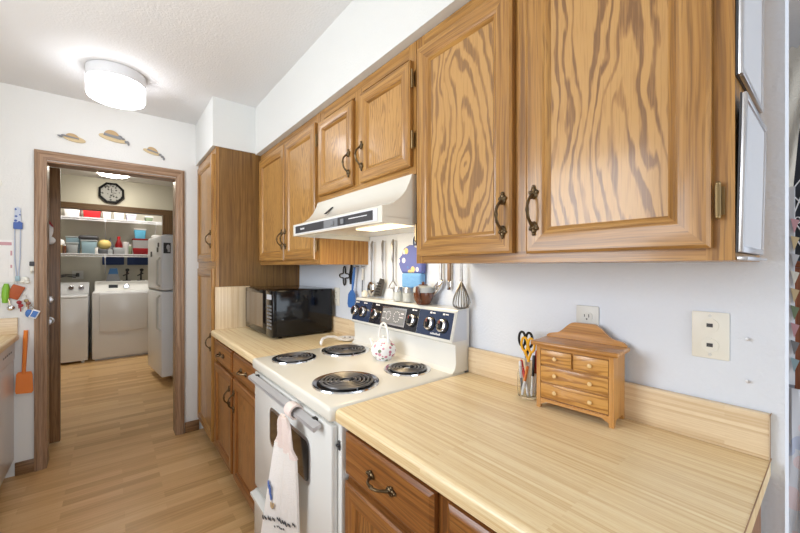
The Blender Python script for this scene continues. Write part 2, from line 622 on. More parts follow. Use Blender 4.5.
b = MB()
casing(b, [(0, 0), (0, 0.016), (0.006, 0.019), (0.018, 0.019), (0.024, 0.015), (0.036, 0.016), (0.048, 0.011), (0.054, 0.008), (0.059, 0.008), (0.059, 0.0)],
       -1.560, -0.706, 2.122, 2.38)
b.box(-1.518, -1.502, 2.374, 2.506, 0, 2.058, 2)
b.box(-0.768, -0.752, 2.374, 2.506, 0, 2.058, 2)
b.box(-1.502, -0.768, 2.374, 2.506, 2.048, 2.058, 0)
struct(b.build('trim_1', M_TRIM))
b = MB()
b.box(-0.703, -0.60, 2.366, 2.38, 0.0, 0.085, 0, bev=0.004)
struct(b.build('baseboard_far', M_DOORSLAB))
b = MB()
b.box(-1.648, -1.556, 2.366, 2.38, 0.0, 0.085, 0, bev=0.004)
struct(b.build('baseboard_left', M_DOORSLAB))

# laundry room shell
sbox('wall_laundry_left', M_LWALL, -2.40, -2.25, 2.50, 6.6, 0, ZC)
sbox('wall_laundry_right', M_LWALL, 0.16, 0.28, 2.50, 6.6, 0, ZC)
sbox('wall_laundry_back', M_LWALL, -2.25, 0.16, 6.46, 6.6, 0, ZC)
b = MB()
b.box(-2.25, 0.16, 5.2, 5.3, 2.10, ZC)
b.box(-0.50, 0.16, 5.2, 5.3, 0, 2.10)
struct(b.build('wall_laundry_header', M_LWALL))
b = MB()
b.box(-2.25, -0.47, 5.185, 5.31, 2.092, 2.168, 0)
b.box(-0.59, -0.47, 5.185, 5.31, 0, 2.092, 2)
struct(b.build('trim_2', M_DTRIM))

# open brown door standing in the laundry room
d1 = MB()
d1.box(-2.245, -1.470, 2.785, 2.825, 0.012, 2.10, 2, bev=0.003)
d1 = struct(d1.build('door_1', M_DOORSLAB))
for zz, nm in ((1.098, 'deadbolt'), (0.94, 'door_knob')):
    b = MB()
    if nm == 'deadbolt':
        b.lathe([(0.0, 0.0), (0.028, 0.0), (0.030, -0.006), (0.026, -0.016), (0.018, -0.02), (0.0, -0.02)], (-1.530, 2.785, zz), axis=1, n=20)
    else:
        b.lathe([(0.0, 0.0), (0.030, 0.0), (0.030, -0.006), (0.012, -0.012), (0.012, -0.03), (0.024, -0.038), (0.027, -0.05), (0.020, -0.06), (0.0, -0.062)], (-1.530, 2.785, zz), axis=1, n=20)
    b.build(nm, M_ALU, d1)


# ------------------------------------------------------------------ cabinet kit (fronts face -X)
def door_front(parent, y0, y1, z0, z1, xb, mo, mp, name='door', th=0.020, rail=0.052, handle=None, hinges=None, puv=None):
    """mitred frame with a moulded inner edge and a recessed panel; xb is the back of the door"""
    prof = [(0, 0), (0, th - 0.005), (0.006, th), (rail - 0.006, th), (rail, th - 0.004), (rail + 0.004, th - 0.003), (rail + 0.013, th - 0.010), (rail + 0.014, th - 0.013)]
    b = MB()

    def ring(t, h):
        return [(xb - h, y0 + t, z0 + t), (xb - h, y1 - t, z0 + t), (xb - h, y1 - t, z1 - t), (xb - h, y0 + t, z1 - t)]
    rg = [ring(*p) for p in prof]
    for k in range(4):
        verts = []
        for r_ in rg:
            verts += [r_[k], r_[(k + 1) % 4]]
        faces = [(2 * i, 2 * i + 1, 2 * i + 3, 2 * i + 2) for i in range(len(prof) - 1)]
        b.add(verts, faces, grain=(1 if k in (0, 2) else 2))
    b.add([rg[0][i] for i in range(4)], [(0, 1, 2, 3)])
    d = b.build(name, mo, parent)
    t = rail + 0.010
    b = MB()
    hp = th - 0.011
    cy = (y0 + y1) / 2
    cz = z0 + (z1 - z0) * (puv[1] if puv else 0.3)
    cy += (puv[0] if puv else 0.0)
    b.box(xb - hp, xb - 0.002, y0 + t, y1 - t, z0 + t, z1 - t, 2, off=(-cy + 0.7 * (xb - hp) * -1, -cz))
    b.build('panel', mp, d)
    if handle:
        pull(d, xb - th, *handle)
    if hinges:
        for (hy, hz) in hinges:
            b = MB()
            b.tube([(xb - 0.012, hy, hz - 0.028), (xb - 0.012, hy, hz + 0.028)], 0.0045, 8)
            b.ball((xb - 0.012, hy, hz - 0.030), 0.0045, 6)
            b.ball((xb - 0.012, hy, hz + 0.030), 0.0045, 6)
            sgn = 1 if hy > (y0 + y1) / 2 else -1
            b.box(xb - 0.0035, xb - 0.0005, min(hy, hy + sgn * 0.008), max(hy, hy + sgn * 0.008), hz - 0.025, hz + 0.025)
            b.build('hinge', M_HINGE, d)
    return d


def pull(parent, xf, y, z, horiz=False, L=0.10):
    """antique bail pull with leaf ends"""
    b = MB()

    def P(a, dx, c=0.0):
        return (xf - dx, y + a, z + c) if horiz else (xf - dx, y + c, z + a)
    pts, rs = [], []
    for i in range(17):
        t = -1 + 2 * i / 16
        pts.append(P(t * L * 0.40, 0.006 + 0.026 * (1 - abs(t) ** 2.6)))
        rs.append(0.0034 + 0.0022 * math.exp(-((abs(t)) / 0.16) ** 2) + 0.0018 * abs(t) ** 4 + 0.0012 * math.exp(-((abs(t) - 0.45) / 0.08) ** 2))
    b.tube(pts, rs, 8)
    for sg in (-1, 1):
        a = sg * L * 0.40
        r_ = (0.006, 0.012, 0.010) if horiz else (0.006, 0.010, 0.012)
        b.ball(P(a, 0.004), r_, 8)
        for da, dc, q in ((0.012, 0.0, 0.007), (0.020, 0.0, 0.0048), (0.006, 0.008, 0.0055), (0.006, -0.008, 0.0055)):
            b.ball(P(a + sg * da, 0.003, dc), (0.0045, q, q), 7)
    return b.build('handle', M_BRASS, parent)


def drawer_front(parent, y0, y1, z0, z1, xb, mo, th=0.020):
    b = MB()
    prof = [(0, 0), (0, th - 0.007), (0.010, th), (0.012, th)]

    def ring(t, h):
        return [(xb - h, y0 + t, z0 + t), (xb - h, y1 - t, z0 + t), (xb - h, y1 - t, z1 - t), (xb - h, y0 + t, z1 - t)]
    rg = [ring(*p) for p in prof]
    off = (random.uniform(0, 9), random.uniform(0, 9))
    for i in range(len(prof) - 1):
        for k in range(4):
            b.add([rg[i][k], rg[i][(k + 1) % 4], rg[i + 1][(k + 1) % 4], rg[i + 1][k]], [(0, 1, 2, 3)], grain=1, off=off)
    b.add(rg[-1], [(0, 1, 2, 3)], grain=1, off=off)
    b.add(rg[0], [(0, 1, 2, 3)], grain=1, off=off)
    d = b.build('drawer', mo, parent)
    pull(d, xb - th, (y0 + y1) / 2, (z0 + z1) / 2, horiz=True)
    return d


def face_frame(parent, xf, y0, y1, z0, z1, ys, zs, mo, th=0.019, sw=0.04):
    """stiles at both ends and at ys, rails top, bottom and at zs, face plane at xf"""
    b = MB()
    b.box(xf, xf + th, y0, y0 + sw, z0, z1, 2)
    b.box(xf, xf + th, y1 - sw, y1, z0, z1, 2)
    for (a, c) in ys:
        b.box(xf, xf + th, a, c, z0 + 0.03, z1 - 0.03, 2)
    b.box(xf + 0.0005, xf + th, y0 + sw, y1 - sw, z0, z0 + 0.04, 1)
    b.box(xf + 0.0005, xf + th, y0 + sw, y1 - sw, z1 - 0.05, z1, 1)
    for (a, c) in zs:
        b.box(xf + 0.0005, xf + th, y0 + sw, y1 - sw, a, c, 1)
    return b.build('face_frame', mo, parent)


XF = -0.305
# upper cabinet nearest the camera
u3 = thing('wall_cabinet', 'large oak wall cabinet above the near counter, two tall doors, right of range hood', 'cabinet', (-0.15, -0.425, 1.36))
b = MB()
b.box(XF + 0.019, -0.002, -0.85, -0.002, 1.36, 2.168, 2)
b.build('case', M_OAK, u3)
face_frame(u3, XF, -0.85, -0.002, 1.36, 2.168, [(-0.46, -0.395)], [], M_OAK)
door_front(u3, -0.408, -0.022, 1.386, 2.118, XF - 0.001, M_OAK, M_PANEL_E, handle=(-0.383, 1.490), puv=(-0.02, 0.40), hinges=[(-0.013, 1.47)])
door_front(u3, -0.820, -0.450, 1.383, 2.118, XF - 0.001, M_OAK, M_PANEL, handle=(-0.476, 1.492), puv=(-0.05, 0.12), hinges=[(-0.829, 1.468)])
# short cabinet over the hood
u2 = thing('wall_cabinet', 'short oak wall cabinet with two small doors directly above the white range hood', 'cabinet', (-0.15, 0.38, 1.686))
b = MB()
b.box(XF + 0.019, -0.002, 0.001, 0.760, 1.686, 2.168, 2)
b.build('case', M_OAK, u2)
face_frame(u2, XF, 0.001, 0.760, 1.686, 2.168, [(0.352, 0.418)], [], M_OAK)
door_front(u2, 0.415, 0.752, 1.716, 2.10, XF - 0.001, M_OAK, M_PANEL_S, handle=(0.438, 1.818), rail=0.046, hinges=[(0.759, 2.03)])
door_front(u2, 0.016, 0.352, 1.714, 2.10, XF - 0.001, M_OAK, M_PANEL_S, handle=(0.330, 1.825), rail=0.046, hinges=[(0.008, 2.031), (0.008, 1.809)])
# far wall cabinet
u1 = thing('wall_cabinet', 'oak wall cabinet above the black microwave, between pantry and range hood', 'cabinet', (-0.15, 1.25, 1.36))
b = MB()
b.box(XF + 0.019, -0.002, 0.763, 1.737, 1.36, 2.168, 2)
b.build('case', M_OAK, u1)
face_frame(u1, XF, 0.763, 1.737, 1.36, 2.168, [(1.20, 1.27)], [], M_OAK)
door_front(u1, 1.232, 1.715, 1.386, 2.118, XF - 0.001, M_OAK, M_PANEL_S, handle=(1.258, 1.52), puv=(0.1, 0.9))
door_front(u1, 0.795, 1.222, 1.386, 2.118, XF - 0.001, M_OAK, M_PANEL_S, handle=(1.196, 1.52), puv=(-0.05, 0.9), hinges=[(0.787, 2.02), (0.787, 1.46)])

# pantry
pn = thing('pantry_cabinet', 'tall oak pantry cabinet beside the doorway, floor to soffit', 'cabinet', (-0.3, 2.06, 0))
b = MB()
b.box(-0.586, -0.002, 1.7405, 2.376, 0.10, 2.178, 2)
b.build('case', M_VENEER, pn)
b = MB()
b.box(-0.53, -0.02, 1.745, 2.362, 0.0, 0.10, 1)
b.build('toe_kick', M_GAP, pn)
face_frame(pn, -0.605, 1.7395, 2.376, 0.10, 2.178, [], [(1.33, 1.385)], M_OAK)
door_front(pn, 1.775, 2.30, 1.383, 2.135, -0.606, M_OAK, M_PANEL_S, handle=(1.80, 1.54), puv=(0.1, 0.9))
door_front(pn, 1.775, 2.30, 0.13, 1.335, -0.606, M_OAK, M_PANEL_S, handle=(1.80, 0.82), puv=(0.1, 0.9))

# base cabinets
bf = thing('base_cabinet', 'oak base cabinet with two drawers over two doors, between pantry and white range', 'cabinet', (-0.3, 1.25, 0))
b = MB()
b.box(-0.581, -0.03, 0.772, 1.737, 0.10, 0.874, 2)
b.build('case', M_OAK_SHADED, bf)
b = MB()
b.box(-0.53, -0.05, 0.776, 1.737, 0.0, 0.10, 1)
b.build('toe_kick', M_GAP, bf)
face_frame(bf, -0.600, 0.772, 1.737, 0.10, 0.874, [(1.225, 1.29)], [(0.69, 0.735)], M_OAK_SHADED)
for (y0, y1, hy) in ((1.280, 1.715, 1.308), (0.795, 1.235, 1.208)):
    drawer_front(bf, y0, y1, 0.725, 0.852, -0.601, M_OAK_SHADED)
    door_front(bf, y0, y1, 0.13, 0.702, -0.601, M_OAK_SHADED, M_PANEL_SHADED, handle=(hy, 0.58), rail=0.05)
bn = thing('base_cabinet', 'oak base cabinet under the near counter, right of white range', 'cabinet', (-0.3, -0.44, 0))
b = MB()
b.box(-0.581, -0.03, -0.855, -0.022, 0.10, 0.874, 2)
b.build('case', M_OAK_SHADED, bn)
b = MB()
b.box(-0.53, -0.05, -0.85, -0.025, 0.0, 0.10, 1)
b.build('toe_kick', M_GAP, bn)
face_frame(bn, -0.600, -0.855, -0.022, 0.10, 0.874, [(-0.455, -0.40)], [(0.69, 0.735)], M_OAK_SHADED)
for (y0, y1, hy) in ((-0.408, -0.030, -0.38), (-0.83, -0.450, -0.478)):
    drawer_front(bn, y0, y1, 0.727, 0.852, -0.601, M_OAK_SHADED)
    door_front(bn, y0, y1, 0.13, 0.705, -0.601, M_OAK_SHADED, M_PANEL_SHADED, handle=(hy, 0.56), rail=0.05)


# ------------------------------------------------------------------ worktops
def worktop(name, label, y0, y1, xfront, xback, end_caps=True):
    t = thing(name, label, 'countertop', (-0.3, (y0 + y1) / 2, 0.876))
    sg = 1 if xback > xfront else -1
    b = MB()
    # rounded nosing profile, in x-z
    pr = [(xback, 0.876), (xfront + sg * 0.004, 0.876)]
    for i in range(7):
        a = PI * 0.5 * i / 6
        pr.append((xfront + sg * (0.014 - 0.014 * math.cos(a)), 0.900 + 0.014 * math.sin(a)))
    pr.append((xback, 0.914))
    pr.insert(2, (xfront, 0.880))
    b.prism(pr, 1, y0, y1, grain=1, off=(0, random.uniform(0, 5)))
    b.build('slab', M_COUNTER, t)
    return t


wn = worktop('countertop', 'butcher-block laminate countertop in the foreground, right of the range', -0.868, -0.0015, -0.635, -0.002)
b = MB()
b.box(-0.021, -0.002, -0.868, -0.0015, 0.9141, 1.017, 1, bev=0.003)
b.build('backsplash', M_SPLASH, wn)
b = MB()
b.box(-0.622, -0.002, -0.8695, -0.8682, 0.9115, 0.9148, 0)
b.box(-0.0215, -0.002, -0.8695, -0.8682, 1.0145, 1.0178, 0)
b.box(-0.0222, -0.0205, -0.8695, -0.8682, 0.9148, 1.0178, 2)
b.build('edge_seam', M_TRIM, wn)
wf = worktop('countertop', 'butcher-block laminate countertop under the black microwave, left of the range', 0.766, 1.738, -0.635, -0.002)
b = MB()
b.box(-0.021, -0.002, 0.766, 1.738, 0.9141, 1.017, 1, bev=0.003)
b.build('backsplash', M_SPLASH, wf)
b = MB()
b.box(-0.612, -0.385, 1.716, 1.7385, 0.9145, 1.208, 2, bev=0.002)
tag(b.build('cutting_board', M_SPLASH), 'pale wood-grain board standing upright against the pantry side, left of microwave', 'board')

# ------------------------------------------------------------------ range
rg = thing('range', 'white freestanding electric range with four coil burners between the two counters', 'stove', (-0.33, 0.38, 0))
b = MB()
b.box(-0.622, -0.03, -0.016, 0.764, 0.03, 0.872, 2, bev=0.004)
b.box(-0.56, -0.06, 0.02, 0.73, 0.0, 0.03, 2)
b.build('body', M_WHITE, rg)
b = MB()
b.box(-0.654, -0.03, 0.0, 0.764, 0.874, 0.921, 2, bev=0.012, seg=3)
b.build('cooktop', M_CREAM, rg)
# backguard
b = MB()
pr = [(-0.012, 0.921), (-0.012, 1.177), (-0.078, 1.174), (-0.083, 1.168), (-0.115, 1.046), (-0.110, 1.040), (-0.096, 1.035), (-0.092, 0.96), (-0.098, 0.935), (-0.115, 0.9212)]
b.prism(pr, 1, 0.001, 0.763, grain=1)
bgd = b.build('backguard', M_WHITE, rg)


def con(y0, y1, s0, s1, d0, d1, mb, mi=0, bev=0.0):
    """box on the sloping console face: s from 0 (bottom) to 1 (top), d out of the face"""
    p0 = Vector((-0.115, 0, 1.046))
    p1 = Vector((-0.083, 0, 1.168))
    ax = p1 - p0
    nrm = Vector((-ax.z, 0, ax.x)).normalized()
    vs = []
    for y in (y0, y1):
        for (s_, d_) in ((s0, d0), (s1, d0), (s1, d1), (s0, d1)):
            p = p0 + ax * s_ + nrm * d_
            vs.append((p.x, y, p.z))
    mb.add(vs, [(0, 1, 2, 3), (4, 5, 6, 7), (0, 1, 5, 4), (1, 2, 6, 5), (2, 3, 7, 6), (3, 0, 4, 7)], 1, mi)


def conp(y, s_, d_):
    p0 = Vector((-0.115, 0, 1.046))
    ax = Vector((-0.083, 0, 1.168)) - p0
    nrm = Vector((-ax.z, 0, ax.x)).normalized()
    p = p0 + ax * s_ + nrm * d_
    return Vector((p.x, y, p.z)), nrm, ax.normalized()


b = MB()
con(0.005, 0.759, 0.02, 0.98, -0.002, 0.003, b, 2)          # pale border
con(0.012, 0.215, 0.07, 0.93, 0.003, 0.0042, b, 0)           # navy, right
con(0.217, 0.588, 0.07, 0.93, 0.003, 0.0042, b, 1)           # black, middle
con(0.590, 0.755, 0.07, 0.93, 0.003, 0.0042, b, 0)           # navy, left
for y in (0.735, 0.655, 0.541, 0.253, 0.136, 0.060):         # tiny white legends over each knob
    con(y - 0.020, y - 0.004, 0.83, 0.87, 0.0042, 0.0048, b, 3)
    con(y + 0.000, y + 0.012, 0.82, 0.88, 0.0042, 0.0048, b, 3)
for i in range(9):                                           # maker's line under the right knobs
    y = 0.070 + i * 0.0065
    con(y, y + 0.0042, 0.14, 0.19 if i % 3 else 0.21, 0.0042, 0.0048, b, 3)
b.prism([(-0.112, 1.048), (-0.080, 1.168), (-0.03, 1.173), (-0.03, 1.048)], 1, -0.0015, 0.0012, mi=4)   # silver end cap
cp = b.build('control_panel', [M_NAVY, M_CONB, M_GREYPL, M_INK, M_ALU], rg)
b = MB()
con(0.300, 0.488, 0.16, 0.84, 0.0042, 0.0075, b, 0)
con(0.308, 0.480, 0.22, 0.78, 0.0075, 0.0082, b, 1)
for i in range(12):
    a = 2 * PI * i / 12
    for (cy, rr) in ((0.43, 0.018), (0.365, 0.022)):
        con(cy + rr * math.cos(a) - 0.002, cy + rr * math.cos(a) + 0.002, 0.5 + rr * 9 * math.sin(a) - 0.02, 0.5 + rr * 9 * math.sin(a) + 0.02, 0.0082, 0.0088, b, 2)
for (y0, y1, s0, s1) in ((0.315, 0.335, 0.62, 0.66), (0.315, 0.338, 0.48, 0.51), (0.455, 0.473, 0.6, 0.63), (0.455, 0.475, 0.36, 0.39)):
    con(y0, y1, s0, s1, 0.0082, 0.0088, b, 2)
b.build('timer_clock', [M_CHROME, M_GREY, M_INK], cp)
for y in (0.735, 0.655, 0.541, 0.253, 0.136, 0.060):
    c, nrm, ax = conp(y, 0.47, 0.0044)
    b = MB()
    f0 = b.lathe([(0.0, 0.0), (0.031, 0.0), (0.030, 0.004), (0.0, 0.004)], (0, 0, 0), n=24, mi=1)
    f1 = b.lathe([(0.0265, 0.004), (0.026, 0.016), (0.022, 0.019), (0.0145, 0.0195), (0.014, 0.014), (0.0, 0.014)], (0, 0, 0), n=24, mi=0)
    f2 = b.box(-0.0045, 0.0045, -0.017, 0.017, 0.014, 0.027, mi=1, bev=0.0015)
    f3 = b.box(-0.0012, 0.0012, 0.006, 0.0172, 0.027, 0.0276, mi=2)
    rot = Matrix((ax.cross(nrm), ax, nrm)).transposed()
    for v in b.bm.verts:
        v.co = c + rot @ v.co
    b.build('knob', [M_CHROME, M_BLACK, M_REDI], cp)

# burners
def burner(cx, cy, r, turns):
    b = MB()
    z = 0.930
    pts = []
    n = int(turns * 28)
    r0, r1 = 0.022, r * 0.80
    for i in range(n + 1):
        a = 2 * PI * i / 28
        rr = r0 + (r1 - r0) * i / n
        pts.append((cx + rr * math.cos(a), cy + rr * math.sin(a), z))
    b.tube(pts, 0.0043, 6)
    for k in range(3):
        a = 2 * PI * k / 3 + 0.4
        b.tube([(cx, cy, z - 0.005), (cx + r1 * math.cos(a), cy + r1 * math.sin(a), z - 0.005)], 0.0024, 6, mi=1)
    b.lathe([(0.0, 0.0), (0.012, 0.0), (0.012, 0.004), (0.0, 0.005)], (cx, cy, z - 0.006), n=16, mi=1)
    o = b.build('burner', [M_COIL, M_ALU], rg)
    b = MB()
    b.lathe([(r, 0.9215), (r * 0.985, 0.9265), (r * 0.93, 0.9255), (r * 0.86, 0.9232), (r * 0.3, 0.9225), (0.0, 0.9225)], (cx, cy, 0), n=40)
    b.lathe([(r * 0.86, 0.9236), (r * 0.83, 0.9240), (r * 0.1, 0.9240)], (cx, cy, 0), n=40, mi=1)
    b.build('drip_bowl', [M_CHROME, M_GLOSSB], o)


burner(-0.490, 0.182, 0.124, 5.0)
burner(-0.238, 0.617, 0.122, 5.0)
burner(-0.502, 0.632, 0.101, 4.0)
burner(-0.206, 0.168, 0.098, 4.0)

# oven door
b = MB()
xd = -0.645
y0, y1, z0, z1 = 0.005, 0.752, 0.335, 0.862
b.box(xd, -0.6225, y0, y1, z0, z1, 2, bev=0.006)
od = b.build('oven_door', M_WHITE, rg)


def rrect(y0, y1, z0, z1, r, n=5):
    pts = []
    for (cy, cz, a0) in ((y1 - r, z1 - r, 0), (y0 + r, z1 - r, 90), (y0 + r, z0 + r, 180), (y1 - r, z0 + r, 270)):
        for i in range(n + 1):
            a = R(a0 + 90 * i / n)
            pts.append((cy + r * math.cos(a), cz + r * math.sin(a)))
    return pts


b = MB()
b.prism(rrect(0.150, 0.540, 0.605, 0.765, 0.03), 0, xd - 0.003, xd + 0.004, mi=0)
b.prism(rrect(0.162, 0.528, 0.617, 0.753, 0.022), 0, xd - 0.0045, xd, mi=1)
b.build('window', [M_ALU, M_OVENW], od)
b = MB()
# angled flat handle bar
pr = [(-0.655, 0.858), (-0.680, 0.850), (-0.681, 0.838), (-0.677, 0.835), (-0.655, 0.846)]
b.prism(pr, 1, 0.055, 0.73, grain=1)
b.build('handle', mat('handle_steel', (204, 204, 206), 0.4, 0.6), od)
for y in (0.105, 0.690):
    b = MB()
    b.prism([(-0.643, 0.859), (-0.658, 0.859), (-0.658, 0.848), (-0.643, 0.832)], 1, y - 0.010, y + 0.010)
    b.build('handle_bracket', M_BLACK, od)
b = MB()
b.box(-0.626, -0.6215, -0.011, -0.002, 0.79, 0.818, mi=0)
b.box(-0.632, -0.626, -0.012, 0.002, 0.801, 0.807, mi=0)
b.build('door_catch', M_DGREY, rg)
b = MB()
b.box(-0.648, -0.6225, 0.005, 0.752, 0.075, 0.318, 2, bev=0.008)
b.prism([(-0.645, 0.318), (-0.668, 0.312), (-0.668, 0.300), (-0.645, 0.290)], 1, 0.02, 0.74)
b.build('storage_drawer', M_WHITE, rg)

# towel looped over the oven handle
tw = thing('dish_towel', 'white dish towel with pink crochet top hanging from the oven door handle', 'towel', (-0.68, 0.26, 0.35))
b = MB()


def sheet(mb, rows, mi=0, th=0.006):
    """rows of points -> thin solid sheet"""
    m_, n_ = len(rows), len(rows[0])
    V = [Vector(p) for r_ in rows for p in r_]
    nor = []
    for i in range(m_):
        for j in range(n_):
            a = V[min(i + 1, m_ - 1) * n_ + j] - V[max(i - 1, 0) * n_ + j]
            c = V[i * n_ + min(j + 1, n_ - 1)] - V[i * n_ + max(j - 1, 0)]
            nn = a.cross(c)
            nor.append(nn.normalized() if nn.length > 1e-9 else Vector((1, 0, 0)))
    top = [tuple(v + q * th / 2) for v, q in zip(V, nor)]
    bot = [tuple(v - q * th / 2) for v, q in zip(V, nor)]
    k = len(V)
    F = []
    for i in range(m_ - 1):
        for j in range(n_ - 1):
            a = i * n_ + j
            F.append((a, a + 1, a + n_ + 1, a + n_))
            F.append((k + a, k + a + n_, k + a + n_ + 1, k + a + 1))
    for i in range(m_ - 1):
        for j in (0, n_ - 1):
            a = i * n_ + j
            F.append((a, a + n_, k + a + n_, k + a))
    for j in range(n_ - 1):
        for i in (0, m_ - 1):
            a = i * n_ + j
            F.append((a, a + 1, k + a + 1, k + a))
    return mb.add(top + bot, F, 2, mi)


TX, TY = -0.702, 0.235
# crochet loop around the bar
loop = []
for i in range(25):
    a = 2 * PI * i / 24
    loop.append((-0.669 + 0.023 * math.cos(a), 0.847 + 0.022 * math.sin(a)))
rows = [[(p[0], TY + 0.026 * t, p[1]) for t in (-1, -0.5, 0, 0.5, 1)] for p in loop]
sheet(b, rows, 0, 0.006)
# gathered pink top
rows = []
for i in range(10):
    t = i / 9
    z = 0.836 - 0.125 * t
    half = 0.021 + 0.066 * t ** 0.9
    rows.append([(TX - 0.004 + 0.007 * math.sin(6.5 * u_ * (0.6 + t)) * (0.6 + 0.5 * t) + 0.012 * t, TY + 0.01 * t + half * u_, z) for u_ in [-1 + k / 8 for k in range(17)]])
sheet(b, rows, 0, 0.010)
b.build('crochet_top', M_PINKT, tw)
b = MB()
rows = []
for i in range(16):
    t = i / 15
    z = 0.715 - 0.315 * t
    half = 0.084 + 0.004 * t
    rows.append([(TX + 0.008 + 0.005 * math.sin(5.2 * u_ + 1.5 * t) + 0.003 * math.sin(13 * u_) - 0.014 * t - 0.034 * t * u_, TY + 0.012 + 0.022 * t + half * u_, z - 0.022 * t * u_) for u_ in [-1 + k / 8 for k in range(17)]])
sheet(b, rows, 0, 0.008)
tb = b.build('cloth', M_TOWEL, tw)
b = MB()
def tsurf(u_, t, d=0.0075):
    half = 0.084 + 0.004 * t
    return (TX + 0.008 + 0.005 * math.sin(5.2 * u_ + 1.5 * t) + 0.003 * math.sin(13 * u_) - 0.014 * t - 0.034 * t * u_ - d, TY + 0.012 + 0.022 * t + half * u_ - 0.4 * d, 0.715 - 0.315 * t - 0.022 * t * u_)
for k in range(13):
    u_ = -0.84 + k * 0.14
    b.ball(tsurf(u_, 0.80), (0.0015, 0.0095, 0.0035), 6)
    b.ball(tsurf(u_ + 0.05, 0.785), (0.0015, 0.0025, 0.005), 6)
b.build('border_print', M_DGREY, tb)
b = MB()
for k in range(7):
    b.ball(tsurf(-0.3 + k * 0.09, 0.875), (0.0015, 0.006, 0.002), 6)
b.build('lettering', M_DGREY, tb)
b = MB()
for (u_, t, ry, rz) in ((0.70, 0.50, 0.010, 0.020), (0.80, 0.44, 0.007, 0.016), (0.62, 0.57, 0.010, 0.012)):
    b.ball(tsurf(u_, t), (0.002, ry, rz), 8)
b.build('blue_motif', M_BLUEI, tb)
b = MB()
for (u_, t, ry, rz) in ((0.45, 0.665, 0.012, 0.006), (0.54, 0.65, 0.008, 0.010), (0.38, 0.64, 0.006, 0.008)):
    b.ball(tsurf(u_, t), (0.002, ry, rz), 8)
b.build('tan_motif', M_STRAWD, tb)

# ------------------------------------------------------------------ hood
hd = thing('range_hood', 'white under-cabinet range hood with dark control strip above the stove', 'range hood', (-0.23, 0.38, 1.5))
b = MB()
HX = -0.455
curve = [(HX, 1.556), (-0.438, 1.559), (-0.415, 1.567), (-0.392, 1.580), (-0.370, 1.598), (-0.350, 1.622), (-0.334, 1.652), (-0.322, 1.683)]
top = [(-0.003, 1.683), (-0.003, 1.520)]
b.prism([(HX, 1.500)] + curve + top + [(-0.44, 1.520), (-0.44, 1.500)], 1, 0.004, 0.759, grain=1)
for (ya, yb) in ((0.004, 0.016), (0.747, 0.759)):
    b.prism([(-0.4401, 1.500), (-0.4401, 1.521), (-0.0031, 1.521), (-0.0031, 1.494)], 1, ya, yb, grain=1)
b.build('shell', M_CREAM, hd)
b = MB()
b.box(HX - 0.003, HX + 0.001, 0.03, 0.735, 1.506, 1.550, mi=1)
b.box(HX - 0.0045, HX - 0.003, 0.055, 0.722, 1.511, 1.545, mi=0)
b.box(HX - 0.0055, HX - 0.0045, 0.30, 0.42, 1.511, 1.545, mi=2)
for yk in (0.34, 0.26):
    b.box(HX - 0.010, HX - 0.0045, yk - 0.012, yk + 0.012, 1.516, 1.536, mi=2, bev=0.002)
b.box(HX - 0.0055, HX - 0.0045, 0.09, 0.215, 1.530, 1.533, mi=3)
for k in range(5):
    b.box(HX - 0.0055, HX - 0.0045, 0.655 - 0.009 * k, 0.661 - 0.009 * k, 1.525, 1.531 if k % 2 else 1.533, mi=3)
b.build('control_strip', [M_DGREY, M_APPL, M_GREY, M_INK], hd)
b = MB()
b.box(-0.30, -0.20, 0.12, 0.42, 1.514, 1.5205, bev=0.002)
b.build('light_lens', M_HOODL, hd)
b = MB()
rot = Matrix.Rotation(R(-42), 3, 'Y')
b.box(-0.392, -0.340, 0.545, 0.563, 1.611, 1.615, mi=0, rot=rot, piv=(-0.366, 0.554, 1.613))
b.build('clip', M_DGREY, hd)
area_light('hood_lamp', (-0.31, 0.38, 1.508), (0.25, 0, -1), 0.10, 0.34, 2.3, (1.0, 0.76, 0.42))

# ------------------------------------------------------------------ microwave
mw = thing('microwave', 'black countertop microwave on the far counter beside the pantry', 'microwave', (-0.225, 1.41, 0.915))
b = MB()
b.box(-0.405, -0.035, 1.137, 1.685, 0.926, 1.205, 2, bev=0.004)
for (fx, fy) in ((-0.37, 1.17), (-0.37, 1.65), (-0.07, 1.17), (-0.07, 1.65)):
    b.lathe([(0.0, 0.915), (0.012, 0.915), (0.014, 0.928), (0.0, 0.928)], (fx, fy, 0), n=12)
b.build('case', M_GLOSSB, mw)
b = MB()
b.box(-0.425, -0.405, 1.265, 1.685, 0.928, 1.203, 2, bev=0.003)
dr = b.build('door', M_GLOSSB, mw)
b = MB()
b.box(-0.4262, -0.4245, 1.315, 1.655, 0.965, 1.180, 2)
b.build('window', mat('microwave_window', (70, 58, 54), 0.05, coat=1.0), dr)
b = MB()
b.box(-0.425, -0.405, 1.137, 1.262, 0.928, 1.203, 2, bev=0.003, mi=0)
for i in range(7):
    for j in range(3):
        b.box(-0.4262, -0.4245, 1.160 + j * 0.028, 1.180 + j * 0.028, 0.972 + i * 0.022, 0.984 + i * 0.022, mi=1)
b.box(-0.4262, -0.4245, 1.160, 1.240, 1.150, 1.180, mi=2)
b.build('keypad', [M_GLOSSB, M_GREY, M_TILEGREY], mw)

